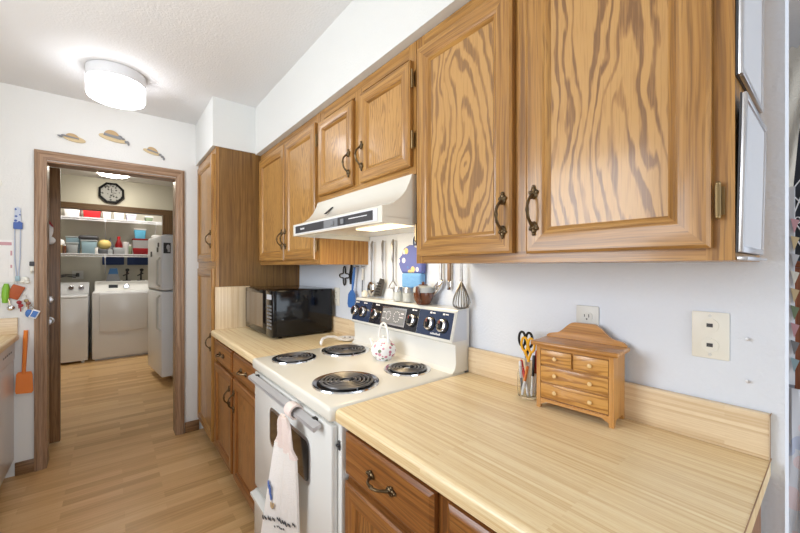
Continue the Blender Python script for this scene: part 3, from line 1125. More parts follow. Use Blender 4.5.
# ------------------------------------------------------------------ ceiling lamp, hats
kl = thing('ceiling_lamp', 'round white drum ceiling lamp, lit, on the kitchen ceiling', 'lamp', (-1.14, 1.78, ZC))
b = MB()
b.lathe([(0.0, ZC - 0.0005), (0.140, ZC - 0.0005), (0.144, ZC - 0.004), (0.144, ZC - 0.066), (0.0, ZC - 0.066)], (-1.14, 1.78, 0), n=48)
b.build('base', M_LAMPM, kl)
b = MB()
z0 = ZC - 0.0665
b.lathe([(0.0, z0), (0.138, z0), (0.142, z0 - 0.008), (0.142, z0 - 0.082), (0.136, z0 - 0.094), (0.126, z0 - 0.100), (0.118, z0 - 0.0995), (0.114, z0 - 0.103), (0.08, z0 - 0.108), (0.0, z0 - 0.109)], (-1.14, 1.78, 0), n=48)
b.build('glass_shade', M_LAMPG, kl)


def hat(name, label, cx, cz, wd, brim, crown, ribbon, bow):
    """flat painted wood cut-out: polygons given around (cx, cz), in metres"""
    t = thing(name, label, 'wall decoration', (cx, 2.379, cz), group=None)
    b = MB()
    b.prism([(cx + x, cz + z) for x, z in brim], 1, 2.369, 2.379, grain=0)
    b.build('brim', M_STRAW, t)
    b = MB()
    b.prism([(cx + x, cz + z) for x, z in crown], 1, 2.366, 2.3688, grain=0)
    b.build('crown', M_STRAWD, t)
    b = MB()
    b.prism([(cx + x, cz + z) for x, z in ribbon], 1, 2.363, 2.3658, grain=0)
    for (x, z, rx, rz) in bow:
        b.ball((cx + x, 2.3655, cz + z), (rx, 0.0035, rz), 8)
    b.build('ribbon', M_RIBBON, t)


def ell(cx, cz, rx, rz, a0=0, a1=360, n=18, tilt=0.0):
    return [(cx + rx * math.cos(R(a0 + (a1 - a0) * i / n)) + 0.0, cz + rz * math.sin(R(a0 + (a1 - a0) * i / n)) + tilt * rx * math.cos(R(a0 + (a1 - a0) * i / n))) for i in range(n + (0 if abs(a1 - a0) == 360 else 1))]


hat('hat_cutout', 'painted straw hat wall cut-out with grey ribbon at left, leftmost over the doorway', -1.375, 2.243, 0.14,
    ell(0.012, -0.010, 0.058, 0.020, tilt=-0.10), ell(0.0, -0.002, 0.034, 0.026, 0, 180, tilt=-0.1),
    [(-0.038, -0.004), (0.036, -0.012), (0.034, -0.004), (-0.034, 0.006)], [(-0.045, 0.002, 0.012, 0.007), (-0.062, -0.004, 0.014, 0.005), (-0.056, -0.010, 0.010, 0.004)])
hat('hat_cutout', 'largest painted straw hat cut-out with grey ribbon, in the middle above the doorway', -1.150, 2.300, 0.19,
    ell(-0.004, -0.016, 0.082, 0.022, tilt=-0.14), ell(-0.012, -0.006, 0.046, 0.046, 0, 180, tilt=-0.1),
    [(-0.060, -0.004), (0.040, -0.020), (0.036, 0.000), (-0.056, 0.014)], [(0.034, 0.0, 0.014, 0.012), (0.052, -0.010, 0.012, 0.008), (0.074, -0.028, 0.014, 0.010), (0.084, -0.040, 0.007, 0.012)])
hat('hat_cutout', 'small painted straw hat cut-out with ribbon tail at right, rightmost over the doorway', -0.912, 2.240, 0.13,
    ell(-0.010, -0.008, 0.056, 0.016, tilt=-0.20), ell(-0.006, -0.002, 0.034, 0.030, 0, 180, tilt=-0.2),
    [(-0.042, 0.000), (0.030, -0.016), (0.028, -0.006), (-0.038, 0.010)], [(0.042, -0.020, 0.010, 0.008), (0.056, -0.034, 0.010, 0.010), (0.066, -0.048, 0.007, 0.012)])

# ------------------------------------------------------------------ wall plates on the right wall
def cover(label, y, z, kind, w=0.068, h=0.116, m=None):
    t = thing('wall_outlet' if kind == 'outlet' else 'phone_jack', label, 'outlet' if kind == 'outlet' else 'wall plate', (0.0, y, z - h / 2))
    b = MB()
    b.box(-0.006, -0.0005, y - w / 2, y + w / 2, z - h / 2, z + h / 2, bev=0.0025)
    b.build('plate', m or M_PLASTIC, t)
    for sg in (-1, 1):
        b = MB()
        c = z + sg * 0.0245
        if kind == 'outlet':
            b.prism([(p[0], p[1]) for p in rrect(y - 0.0165, y + 0.0165, c - 0.0145, c + 0.0145, 0.012)], 0, -0.0085, -0.0055, mi=0)
            b.box(-0.0092, -0.0084, y - 0.0075, y - 0.0055, c - 0.002, c + 0.008, mi=1)
            b.box(-0.0092, -0.0084, y + 0.0055, y + 0.0075, c - 0.001, c + 0.007, mi=1)
            b.ball((-0.0085, y, c - 0.0075), (0.0008, 0.0026, 0.0026), 6, mi=1)
            b.build('receptacle', [m or M_PLASTIC, M_DGREY], t)
        else:
            b.prism(ell(y, c, 0.0175, 0.0175), 0, -0.0085, -0.0055, mi=0)
            b.box(-0.0092, -0.0084, y - 0.006, y + 0.006, c - 0.004, c + 0.005, mi=1)
            b.build('jack', [m or M_PLASTIC, M_DGREY], t)
    b = MB()
    for zz in ((z,) if kind == 'outlet' else (z - 0.048, z + 0.048)):
        b.lathe([(0.0, -0.0078), (0.0035, -0.0075), (0.004, -0.0055), (0.0, -0.0055)], (0, y, zz), axis=0, n=10)
    b.build('screw', M_GREYPL, t)
    return t


cover('white duplex wall outlet behind the small oak chest', -0.468, 1.168, 'outlet', m=M_GREYPL)
cover('ivory wall plate with two phone jacks, right of the small chest', -0.763, 1.178, 'phone', 0.072, 0.116)
pl = cover('ivory wall outlet behind the microwave, left of the blue spatula', 1.135, 1.150, 'outlet', 0.075, 0.12)
for lab, y, z in (('bare metal screw in the right wall, upper of the pair beside the phone jacks', -0.831, 1.179), ('bare metal screw in the right wall, lower of the pair beside the phone jacks', -0.831, 1.080)):
    b = MB()
    b.lathe([(0.0018, 0.0), (0.0018, -0.006), (0.004, -0.007), (0.0035, -0.0095), (0.0, -0.010)], (0, y, z), axis=0, n=10)
    tag(b.build('wall_screw', M_STEEL), lab, 'screw')

# ------------------------------------------------------------------ small chest of drawers
ch = thing('mini_chest', 'small honey-oak chest with four drawers and arched back on the near counter', 'mini dresser', (-0.127, -0.479, 0.9145), R(4.3))
W2, D2 = 0.107, 0.100
b = MB()
# local: x depth (front at 0, back at +D2), y width (+ = left), z up
for sg in (-1, 1):
    y0 = sg * W2
    y1 = sg * (W2 - 0.012)
    b.prism([(0, 0), (0.012, 0), (0.018, 0.016), (0.078, 0.016), (0.086, 0), (D2, 0), (D2, 0.192), (0, 0.192)], 1, min(y0, y1), max(y0, y1), grain=2)
b.box(0.0065, D2 - 0.004, -W2 + 0.012, W2 - 0.012, 0.026, 0.192, 1)
b.prism([(-W2 + 0.012, 0.030), (-W2 + 0.012, 0.010), (-W2 + 0.03, 0.020), (W2 - 0.03, 0.020), (W2 - 0.012, 0.010), (W2 - 0.012, 0.030)], 0, 0.001, 0.010, grain=1)
b.box(0.001, 0.010, -W2 + 0.012, W2 - 0.012, 0.182, 0.192, 1)
b.build('case', M_HONEY, ch, local=True)
b = MB()
b.box(-0.014, D2 + 0.002, -W2 - 0.014, W2 + 0.014, 0.1922, 0.205, 1, bev=0.004, seg=3)
b.build('top', M_HONEY, ch, local=True)
b = MB()
crest = [(-0.115, 0.2052)]
for i in range(33):
    y = -0.115 + 0.230 * i / 32
    t = abs(y) / 0.115
    u_ = min(1.0, max(0.0, (0.084 - abs(y)) / 0.056))
    crest.append((y, 0.210 + 0.014 * max(0, 1 - t ** 4) ** 0.6 + 0.036 * u_ * u_ * (3 - 2 * u_)))
crest.append((0.115, 0.2052))
b.prism(crest, 0, D2 - 0.012, D2 - 0.002, grain=1)
b.build('back_crest', M_HONEY, ch, local=True)
dl = [(-0.094, -0.003, 0.136, 0.180), (0.003, 0.094, 0.136, 0.180), (-0.094, 0.094, 0.085, 0.130), (-0.094, 0.094, 0.034, 0.079)]
for (y0, y1, z0, z1) in dl:
    b = MB()
    b.box(-0.001, 0.0062, y0, y1, z0, z1, 1, bev=0.0015, off=(-(z0 + z1) / 2 - random.uniform(-.01, .03), -(y0 + y1) / 2 + random.uniform(-0.06, 0.06)))
    d = b.build('drawer', M_HONEYP, ch, local=True)
    for ky in ((y0 + y1) / 2,) if y1 - y0 < 0.15 else (-0.049, 0.049):
        b = MB()
        b.lathe([(0.0, -0.001), (0.003, -0.001), (0.003, -0.004), (0.0058, -0.007), (0.0055, -0.010), (0.0, -0.0115)], (0, ky, (z0 + z1) / 2), axis=0, n=14)
        b.build('knob', M_KNOB, d, local=True)

# ------------------------------------------------------------------ pen jar
JX, JY = -0.084, -0.312
b = MB()
r = 0.033
z0 = 0.9148
b.lathe([(0.0, z0), (r * 0.8, z0), (r, z0 + 0.006), (r * 1.05, z0 + 0.03), (r * 1.03, z0 + 0.075), (r * 0.9, z0 + 0.092), (r * 0.9, z0 + 0.103), (r * 0.85, z0 + 0.103), (r * 0.85, z0 + 0.092), (r * 0.98, z0 + 0.074), (r * 1.0, z0 + 0.03), (r * 0.94, z0 + 0.007), (0.0, z0 + 0.005)], (JX, JY, 0), n=32)
tag(b.build('glass_jar', M_GLASS), 'clear glass jar full of pens and scissors beside the small oak chest', 'jar')


def scissors(label, cx, cy, z0, lean, hm, yaw=0.0, sc=1.0):
    t = thing('scissors', label, 'scissors', (cx, cy, z0))
    for sg in (-1, 1):
        b = MB()
        pts = []
        hc = Vector((cx + lean[0], cy + lean[1] + sg * 0.013 * sc, z0 + 0.175 * sc))
        for i in range(18):
            a = 2 * PI * i / 18
            pts.append((hc.x, hc.y + 0.012 * sc * math.cos(a), hc.z + 0.024 * sc * math.sin(a)))
        b.tube(pts, 0.0042 * sc, 7, closed=True)
        b.tube([(hc.x, hc.y, hc.z - 0.022 * sc), (cx + lean[0] * 0.65, cy + lean[1] * 0.65 - sg * 0.002, z0 + 0.115 * sc)], [0.005 * sc, 0.004 * sc], 7)
        b.build('handle', hm, t)
        b = MB()
        b.tube([(cx + lean[0] * 0.65, cy + lean[1] * 0.65 - sg * 0.002, z0 + 0.115 * sc), (cx - sg * 0.0015, cy - sg * 0.003, z0 + 0.006)], [0.004 * sc, 0.0012], 6)
        b.build('blade', M_STEEL, t)


scissors('yellow-handled scissors standing in the glass pen jar', JX + 0.004, JY - 0.004, 0.922, (-0.005, 0.004), M_YEL, sc=0.95)
scissors('black-handled scissors standing in the glass pen jar', JX + 0.012, JY + 0.006, 0.922, (0.006, 0.014), M_BLACK, sc=1.02)
pens = [('red and white pen leaning in the glass jar', -0.018, -0.012, -0.006, 0.022, M_RED, 0.112), ('white pen with grey cap in the glass jar', -0.012, 0.016, -0.016, 0.020, M_INK, 0.110),
        ('orange pen slanting across the front of the glass jar', -0.024, 0.010, -0.022, -0.012, M_ORANGE, 0.100), ('dark red pen standing at the chest side of jar', 0.004, -0.024, 0.006, -0.028, M_DRED, 0.150),
        ('black marker with white barrel in the glass jar', -0.010, -0.020, -0.004, -0.024, M_DGREY, 0.135)]
for (lab, x0, y0, x1, y1, m_, L) in pens:
    t = thing('pen', lab, 'pen', (JX + x0, JY + y0, 0.921))
    p0 = Vector((JX + x0 * 0.9, JY + y0 * 0.9, 0.923))
    p1 = Vector((JX + x1, JY + y1, 0.923 + L))
    b = MB()
    b.tube([p0, p0.lerp(p1, 0.06), p0.lerp(p1, 0.55)], [0.0012, 0.0042, 0.0042], 8)
    b.build('barrel', M_INK if m_ is not M_INK else M_GREY, t)
    b = MB()
    b.tube([p0.lerp(p1, 0.5), p0.lerp(p1, 0.97), p1], [0.0047, 0.0047, 0.003], 8)
    b.build('cap', m_, t)

# ------------------------------------------------------------------ trays on the cabinet end
def end_tray(label, z0, z1, lean):
    """shallow metal-rimmed tray hung on the end of the big wall cabinet (faces -Y)"""
    t = thing('metal_tray', label, 'tray', (-0.16, -0.851, z0))
    rot = Matrix.Rotation(lean, 3, 'X')
    piv = (-0.16, -0.851, z0)
    x0, x1 = -0.306, -0.045
    b = MB()
    b.box(x0, x1, -0.8535, -0.851, z0, z1, rot=rot, piv=piv)
    b.build('back_plate', M_DGREY, t)
    b = MB()
    for (xa, xb) in ((x0, x0 + 0.010), (x1 - 0.008, x1)):
        b.box(xa, xb, -0.8605, -0.8536, z0, z1, bev=0.002, rot=rot, piv=piv)
    for (za, zb) in ((z0, z0 + 0.012), (z1 - 0.012, z1)):
        b.box(x0 + 0.0102, x1 - 0.0082, -0.8605, -0.8536, za, zb, bev=0.002, rot=rot, piv=piv)
    b.build('rim', M_ALU, t)
    b = MB()
    b.box(x0 + 0.0102, x1 - 0.0082, -0.8575, -0.8536, z0 + 0.0122, z1 - 0.0122, rot=rot, piv=piv)
    b.build('board', M_TILEGREY, t)


end_tray('silver-rimmed grey tray hung on the cabinet end, lower one', 1.374, 1.655, R(1.1))
end_tray('silver-rimmed grey tray hung on the cabinet end, upper one', 1.688, 2.05, R(0.3))
b = MB()
b.box(-0.300, -0.04, -0.866, -0.851, 1.361, 1.367, bev=0.001)
tag(b.build('shelf_ledge', M_ALU), 'thin metal ledge under the lower silver tray on the cabinet end', 'ledge')

# ------------------------------------------------------------------ things on the range
tp = thing('teapot', 'small white floral teapot with overhead handle on the range top', 'teapot', (-0.186, 0.362, 0.9215))
PX, PY, PZ = -0.186, 0.362, 0.9215
b = MB()
b.lathe([(0.0, PZ), (0.034, PZ), (0.036, PZ + 0.004), (0.052, PZ + 0.022), (0.058, PZ + 0.042), (0.052, PZ + 0.066), (0.036, PZ + 0.082), (0.030, PZ + 0.085), (0.0, PZ + 0.085)], (PX, PY, 0), n=32)
b.build('body', M_POTF, tp)
b = MB()
b.lathe([(0.031, PZ + 0.0852), (0.030, PZ + 0.089), (0.016, PZ + 0.096), (0.005, PZ + 0.098), (0.008, PZ + 0.104), (0.006, PZ + 0.109), (0.0, PZ + 0.111)], (PX, PY, 0), n=24)
b.build('lid', M_CERAM, tp)
b = MB()
hp = []
for i in range(19):
    a = R(180 * i / 18)
    hp.append((PX + 0.0, PY + 0.036 * math.cos(a), PZ + 0.084 + 0.082 * math.sin(a) ** 0.8))
b.tube(hp, 0.0055, 8)
b.build('handle', M_CERAM, tp)
b = MB()
b.tube([(PX - 0.01, PY + 0.040, PZ + 0.038), (PX - 0.014, PY + 0.062, PZ + 0.052), (PX - 0.018, PY + 0.074, PZ + 0.078), (PX - 0.02, PY + 0.082, PZ + 0.084)], [0.014, 0.010, 0.007, 0.006], 10)
b.build('spout', M_CERAM, tp)

# spoon rest on the far counter by the range
sr = thing('spoon_rest', 'white ceramic spoon rest with speckled dish on the far counter behind the range', 'spoon rest', (-0.09, 0.86, 0.915))
b = MB()
b.lathe([(0.0, 0.9148), (0.040, 0.9148), (0.062, 0.924), (0.064, 0.930), (0.060, 0.929), (0.040, 0.921), (0.0, 0.920)], (-0.085, 0.865, 0), n=28, sx=0.85)
dd = b.build('dish', M_CERAM, sr)
b = MB()
for k in range(7):
    a = 0.5 + k * 0.75
    b.ball((-0.085 + 0.04 * math.cos(a), 0.865 + 0.045 * math.sin(a), 0.9245), (0.006, 0.006, 0.002), 6)
b.build('speckles', M_DGREY, dd)
b = MB()
b.tube([(-0.125, 0.86, 0.926), (-0.17, 0.862, 0.945), (-0.215, 0.862, 0.950), (-0.250, 0.85, 0.944), (-0.268, 0.832, 0.930), (-0.272, 0.818, 0.9215)], [0.010, 0.008, 0.0075, 0.008, 0.009, 0.006], 10)
b.build('handle', M_CERAM, sr)

# console top: shakers and brown pot
ZT = 1.1778
for lab, x, y in (('glass shaker with steel lid on the range console, nearer the wall mitt’s left edge', -0.050, 0.425), ('glass shaker with steel lid on the range console, next to the brown pot', -0.048, 0.350)):
    t = thing('spice_shaker', lab.replace('nearer the wall mitt’s left edge', 'left one of the two'), 'shaker', (x, y, ZT))
    b = MB()
    b.lathe([(0.0, ZT), (0.023, ZT), (0.026, ZT + 0.004), (0.026, ZT + 0.042), (0.022, ZT + 0.046), (0.0, ZT + 0.046)], (x, y, 0), n=20)
    b.build('glass_body', M_FROST, t)
    b = MB()
    b.lathe([(0.0, ZT + 0.0462), (0.0245, ZT + 0.0462), (0.0245, ZT + 0.064), (0.021, ZT + 0.070), (0.0, ZT + 0.071)], (x, y, 0), n=20)
    b.build('lid', M_STEEL, t)
bp = thing('brown_pot', 'small brown ceramic pot with glass lid and spout on the range console', 'pot', (-0.066, 0.215, ZT))
x, y = -0.060, 0.228
b = MB()
b.lathe([(0.0, ZT), (0.030, ZT), (0.034, ZT + 0.005), (0.043, ZT + 0.026), (0.046, ZT + 0.046), (0.046, ZT + 0.054), (0.0, ZT + 0.054)], (x, y, 0), n=28)
b.build('body', M_BROWN, bp)
b = MB()
b.tube([(x - 0.036, y - 0.012, ZT + 0.018), (x - 0.048, y - 0.016, ZT + 0.042), (x - 0.050, y - 0.016, ZT + 0.070), (x - 0.052, y - 0.018, ZT + 0.082)], [0.014, 0.012, 0.009, 0.007], 10)
b.build('spout', M_BROWN, bp)
b = MB()
b.lathe([(0.047, ZT + 0.0542), (0.047, ZT + 0.062), (0.042, ZT + 0.078), (0.020, ZT + 0.086), (0.0, ZT + 0.087)], (x, y, 0), n=28, mi=0)
lid = b.build('lid', M_FROST, bp)
b = MB()
b.lathe([(0.0, ZT + 0.0872), (0.022, ZT + 0.0872), (0.020, ZT + 0.090), (0.006, ZT + 0.092), (0.008, ZT + 0.099), (0.0, ZT + 0.104)], (x, y, 0), n=16)
b.build('knob', M_BROWN, lid)
b = MB()
b.lathe([(0.0, ZT), (0.016, ZT), (0.020, ZT + 0.010), (0.017, ZT + 0.024), (0.010, ZT + 0.034), (0.0, ZT + 0.038)], (-0.045, 0.735, 0), n=16)
tag(b.build('cream_figurine', M_PLASTIC), 'tiny cream shell-like ornament on the far end of the range console', 'ornament')

# ------------------------------------------------------------------ utensils on the right wall
def hook(parent, y, z, m=None):
    b = MB()
    b.tube([(-0.001, y, z), (-0.018, y, z), (-0.022, y, z - 0.006), (-0.022, y, z + 0.006)], 0.0018, 6)
    b.build('hook', m or M_STEEL, parent)


def U(name, label, y, z0, cat=None):
    return thing(name, label, cat or name.replace('_', ' '), (-0.02, y, z0))


# star trivet
t = U('star_trivet', 'black four-pointed wire trivet hung on the wall above the microwave', 1.022, 1.229, 'trivet')
b = MB()
pts = []
for i in range(40):
    a = 2 * PI * i / 40
    rr = 0.022 + 0.038 * abs(math.cos(2 * a)) ** 3
    pts.append((-0.010, 1.022 + rr * 1.05 * math.sin(a), 1.290 + rr * math.cos(a)))
b.tube(pts, 0.004, 6, closed=True)
b.tube([(-0.004, 1.022, 1.349), (-0.010, 1.022, 1.346)], 0.004, 6)
b.build('frame', M_BLACK, t)
# black tongs
t = U('tongs', 'black tongs hung behind the blue spatula', 0.935, 1.235)
b = MB()
for sg in (-1, 1):
    b.tube([(-0.012, 0.934 + sg * 0.004, 1.354), (-0.014, 0.936 + sg * 0.011, 1.300), (-0.012, 0.938 + sg * 0.008, 1.240)], [0.005, 0.006, 0.004], 7)
b.ball((-0.012, 0.934, 1.354), 0.007, 7)
b.build('arms', M_BLACK, t)
# blue spatula
t = U('spatula', 'blue silicone spatula hanging on the wall left of the range', 0.905, 1.105)
b = MB()
b.tube([(-0.030, 0.868, 1.345), (-0.030, 0.880, 1.28), (-0.030, 0.892, 1.205)], [0.0075, 0.0085, 0.006], 8)
b.build('handle', M_BLUE, t)
b = MB()
b.prism([(0.892 + p[0], 1.150 + p[1]) for p in [(-0.008, 0.056), (0.010, 0.056), (0.040, 0.030), (0.048, -0.030), (0.036, -0.050), (-0.020, -0.052), (-0.034, -0.030), (-0.030, 0.030)]], 0, -0.036, -0.026)
b.build('blade', M_BLUE, t)
hook(t, 0.866, 1.350, M_BLACK)
# thin white thermometer / skimmer
t = U('kitchen_thermometer', 'thin white and grey stem thermometer hanging just left of the steel spoon', 0.808, 1.17, 'thermometer')
b = MB()
b.tube([(-0.014, 0.803, 1.335), (-0.014, 0.806, 1.27)], 0.0065, 8, mi=0)
b.tube([(-0.014, 0.806, 1.27), (-0.014, 0.810, 1.175)], 0.0028, 8, mi=1)
b.build('stem', [M_GREYPL, M_DGREY], t)
hook(t, 0.801, 1.350, M_BLACK)


def steel_handle(parent, y, za, zb, dy=0.0, r=0.0065):
    b = MB()
    b.tube([(-0.022, y, za), (-0.026, y + dy * 0.2, za - 0.02), (-0.026, y + dy * 0.5, za - 0.10), (-0.024, y + dy * 0.55, za - 0.12)], [r * 0.7, r * 1.1, r, r * 0.6], 8)
    b.tube([(-0.024, y + dy * 0.5, za - 0.115), (-0.022, y + dy, zb)], [r * 0.55, r * 0.6], 8)
    b.build('handle', M_UTEN, parent)


t = U('serving_spoon', 'steel serving spoon hanging under the hood, left of slotted turner', 0.69, 1.19)
steel_handle(t, 0.690, 1.492, 1.255, 0.012)
b = MB()
b.ball((-0.024, 0.704, 1.222), (0.010, 0.034, 0.042), 10)
b.build('bowl', M_CHROME, t)
hook(t, 0.690, 1.486)
t = U('slotted_turner', 'steel slotted turner hanging under the hood, second from the left', 0.60, 1.18)
steel_handle(t, 0.590, 1.490, 1.285, 0.0)
b = MB()
tl, bl = (0.622, 1.272), (0.676, 1.185)
o2 = [(0.612, 1.285), (0.578, 1.280), (0.574, 1.262), (0.606, 1.186), (0.666, 1.180), (0.672, 1.190)]
b.prism(o2, 0, -0.026, -0.023, mi=0)
for k in range(5):
    f = k / 4
    ya = 0.590 + 0.020 * f + 0.006
    za = 1.258 - 0.060 * f
    b.prism([(ya + 0.002, za), (ya + 0.044, za + 0.004 - 0.004 * f), (ya + 0.046, za - 0.003), (ya + 0.004, za - 0.006)], 0, -0.0268, -0.0225, mi=1)
b.build('blade', [M_UTEN, M_DGREY], t)
hook(t, 0.590, 1.486)
t = U('potato_masher', 'steel-handled masher hanging under the hood, left of the oven mitt', 0.50, 1.235, 'masher')
steel_handle(t, 0.500, 1.490, 1.275, 0.0, 0.0075)
b = MB()
b.tube([(-0.022, 0.500, 1.278), (-0.022, 0.528, 1.250), (-0.022, 0.535, 1.236)], 0.003, 6)
b.tube([(-0.022, 0.500, 1.278), (-0.022, 0.472, 1.250), (-0.022, 0.465, 1.236)], 0.003, 6)
zz = [(-0.022 - 0.012 * (k % 2) * 1.5, 0.540 - k * 0.010, 1.236) for k in range(9)]
b.tube(zz, 0.003, 6)
b.build('wire_head', M_CHROME, t)
hook(t, 0.500, 1.484)
# oven mitt
t = U('oven_mitt', 'blue floral oven mitt with quilted light blue cuff hung under the hood', 0.34, 1.245)
b = MB()
out = [(0.412, 1.318), (0.430, 1.345), (0.441, 1.375), (0.438, 1.392), (0.425, 1.396), (0.418, 1.410), (0.396, 1.440), (0.360, 1.455), (0.315, 1.450), (0.282, 1.430), (0.266, 1.395), (0.262, 1.350), (0.266, 1.318)]
b.prism(out, 0, -0.040, -0.006, grain=2)
bmesh.ops.bevel(b.bm, geom=[e for e in b.bm.edges if abs(e.verts[0].co.x - e.verts[1].co.x) < 1e-5], offset=0.010, segments=3, profile=0.5, affect='EDGES')
b.build('hand', M_MITT, t)
b = MB()
b.box(-0.043, -0.004, 0.268, 0.408, 1.246, 1.3178, bev=0.010, seg=3)
for k in range(3):
    b.box(-0.0445, -0.0425, 0.276, 0.400, 1.262 + k * 0.018, 1.266 + k * 0.018)
b.build('cuff', M_CUFF, t)
b = MB()
lp = [(-0.016, 0.335 + 0.009 * math.cos(R(a)), 1.470 + 0.022 * math.sin(R(a))) for a in range(0, 360, 20)]
b.tube(lp, 0.004, 6, closed=True)
b.build('loop', M_NAVYCL, t)
# ladle
t = U('ladle', 'steel ladle hanging below the cabinet, right of the oven mitt', 0.16, 1.185)
b = MB()
b.tube([(-0.018, 0.157, 1.388), (-0.018, 0.157, 1.285)], [0.0065, 0.0055], 8)
b.build('handle', M_UTEN, t)
b = MB()
rot = Matrix.Rotation(R(-42), 3, 'X')
fs = b.ball((0, 0, 0), (0.016, 0.018, 0.056), 12)
for v in b.bm.verts:
    v.co = Vector((-0.019, 0.180, 1.250)) + Matrix.Rotation(R(42), 3, 'X') @ v.co
b.build('bowl', M_CHROME, t)
hook(t, 0.157, 1.386)
# brown handle spreader
t = U('spreader', 'small brown-handled spreader with pale blade hanging between ladle and whisk', 0.109, 1.245, 'knife')
b = MB()
b.box(-0.022, -0.010, 0.101, 0.117, 1.284, 1.384, 2, bev=0.004)
b.build('handle', M_TRIM, t)
b = MB()
b.box(-0.018, -0.014, 0.099, 0.119, 1.247, 1.2838, 2, bev=0.0015)
b.build('blade', M_CHROME, t)
# whisk
t = U('balloon_whisk', 'wire balloon whisk hanging at the right end of the utensil row', 0.018, 1.176, 'whisk')
b = MB()
b.tube([(-0.040, 0.018, 1.386), (-0.040, 0.018, 1.300), (-0.040, 0.018, 1.288)], [0.0045, 0.0055, 0.0075], 8)
b.build('handle', M_UTEN, t)
b = MB()
for k in range(9):
    a = PI * k / 9
    pts = []
    for i in range(25):
        q = 2 * PI * i / 24
        rr = 0.037 * math.sin(q / 2) ** 1.1 * (1 if True else 1)
        s_ = math.cos(q / 2)
        prog = abs(1 - i / 12)
        h = 1.290 - 0.112 * math.sin((1 - prog) * PI / 2)
        rad = 0.037 * math.sin(min(1, (1 - prog) / 0.62) * PI / 2) if (1 - prog) < 0.62 else 0.037 * math.sqrt(max(0, 1 - (((1 - prog) - 0.62) / 0.38) ** 2))
        sg = 1 if i < 12 else -1
        pts.append((-0.040 + sg * rad * math.cos(a) * 0.9, 0.018 + sg * rad * math.sin(a) + 0.0, h))
    b.tube(pts, 0.0017, 5)
b.build('wires', M_UTEN, t)
hook(t, 0.018, 1.384)

# ------------------------------------------------------------------ left side: counter, dishwasher, wall things
lt = thing('countertop', 'butcher-block laminate countertop end at the left edge, against the doorway wall', 'countertop', (-1.95, 0.8, 0.876))
b = MB()
pr = [(-2.268, 0.876), (-1.634, 0.876), (-1.630, 0.880)] + [(-1.630 - (0.014 - 0.014 * math.cos(R(15 * i))), 0.900 + 0.014 * math.sin(R(15 * i))) for i in range(7)] + [(-2.268, 0.914)]
b.prism(pr, 1, -0.9, 2.378, grain=1)
b.build('slab', M_COUNTER, lt)
b = MB()
b.box(-2.268, -1.634, 2.358, 2.3785, 0.9141, 1.020, 0, bev=0.003)
b.build('backsplash', M_SPLASH, lt)
dw = thing('dishwasher', 'white dishwasher under the left counter, at the left edge', 'dishwasher', (-1.95, 2.05, 0))
b = MB()
b.box(-2.25, -1.668, 1.765, 2.362, 0.10, 0.872, 2)
b.box(-2.25, -1.72, 1.765, 2.362, 0.0, 0.10, 2, mi=1)
b.build('body', [M_APPL, M_GAP], dw)
b = MB()
b.box(-1.668, -1.650, 1.768, 2.360, 0.11, 0.752, 2, bev=0.004)
b.build('door', M_APPL, dw)
b = MB()
b.box(-1.668, -1.646, 1.768, 2.360, 0.756, 0.870, 2, bev=0.005)
for k in range(5):
    b.box(-1.6465, -1.645, 2.04 + 0.05 * k, 2.07 + 0.05 * k, 0.812, 0.822, mi=1)
b.build('control_strip', [M_APPL, M_GREY], dw)
lb = thing('base_cabinet', 'oak base cabinet under the left counter beside the dishwasher', 'cabinet', (-1.95, 0.4, 0))
b = MB()
b.box(-2.25, -1.67, -0.88, 1.76, 0.10, 0.874, 2)
b.box(-2.25, -1.73, -0.88, 1.76, 0.0, 0.10, 2, mi=1)
b.build('case', [M_OAK_SHADED, M_GAP], lb)

YW = 2.379


def LW(name, label, cat, x, z):
    return thing(name, label, cat, (x, YW, z))


t = LW('wall_calendar', 'white paper calendar sheet with pink header on the wall at left edge', 'calendar', -1.72, 1.25)
b = MB()
b.box(-1.800, -1.653, 2.3765, YW, 1.25, 1.52)
sh = b.build('sheet', M_PAPER, t)
b = MB()
b.box(-1.79, -1.662, 2.3755, 2.3764, 1.485, 1.505, mi=0)
for r_ in range(5):
    b.box(-1.79, -1.662, 2.3757, 2.3764, 1.28 + r_ * 0.04, 1.282 + r_ * 0.04, mi=1)
for k in range(5):
    b.box(-1.79 + 0.028 * k, -1.788 + 0.028 * k, 2.3757, 2.3764, 1.28, 1.44, mi=1)
b.box(-1.668, -1.660, 2.3755, 2.3764, 1.42, 1.45, mi=0)
b.box(-1.668, -1.660, 2.3755, 2.3764, 1.34, 1.36, mi=0)
b.build('print', [M_PINKI, M_PAPER], sh)

t = LW('lanyard', 'blue and white patterned lanyard hanging on the wall above the counter', 'lanyard', -1.635, 1.26)
b = MB()
b.prism([(-1.652, 1.600), (-1.618, 1.600), (-1.622, 1.725), (-1.636, 1.735), (-1.648, 1.725)], 1, 2.370, 2.378, mi=0)
b.box(-1.654, -1.612, 2.364, 2.3695, 1.590, 1.635, mi=1, bev=0.004)
b.build('pouch', [floral('lanyard_print', (200, 208, 224), [(88, 108, 170), (120, 140, 196)], 60), M_BLUEI], t)
b = MB()
b.tube([(-1.648, 2.371, 1.60), (-1.648, 2.372, 1.40), (-1.640, 2.372, 1.285)], 0.003, 6)
b.tube([(-1.622, 2.371, 1.60), (-1.624, 2.372, 1.40), (-1.632, 2.372, 1.285)], 0.003, 6)
b.build('cord', mat('lanyard_cord', (186, 194, 214), 0.7), t)
b = MB()
b.box(-1.646, -1.626, 2.366, 2.377, 1.255, 1.288, bev=0.003)
b.build('clasp', M_BLUEBIN, t)
t = LW('wall_hook', 'small cream wall hook with black cap beside the door casing', 'hook', -1.568, 1.30)
b = MB()
b.box(-1.580, -1.560, 2.368, YW, 1.315, 1.352, bev=0.003)
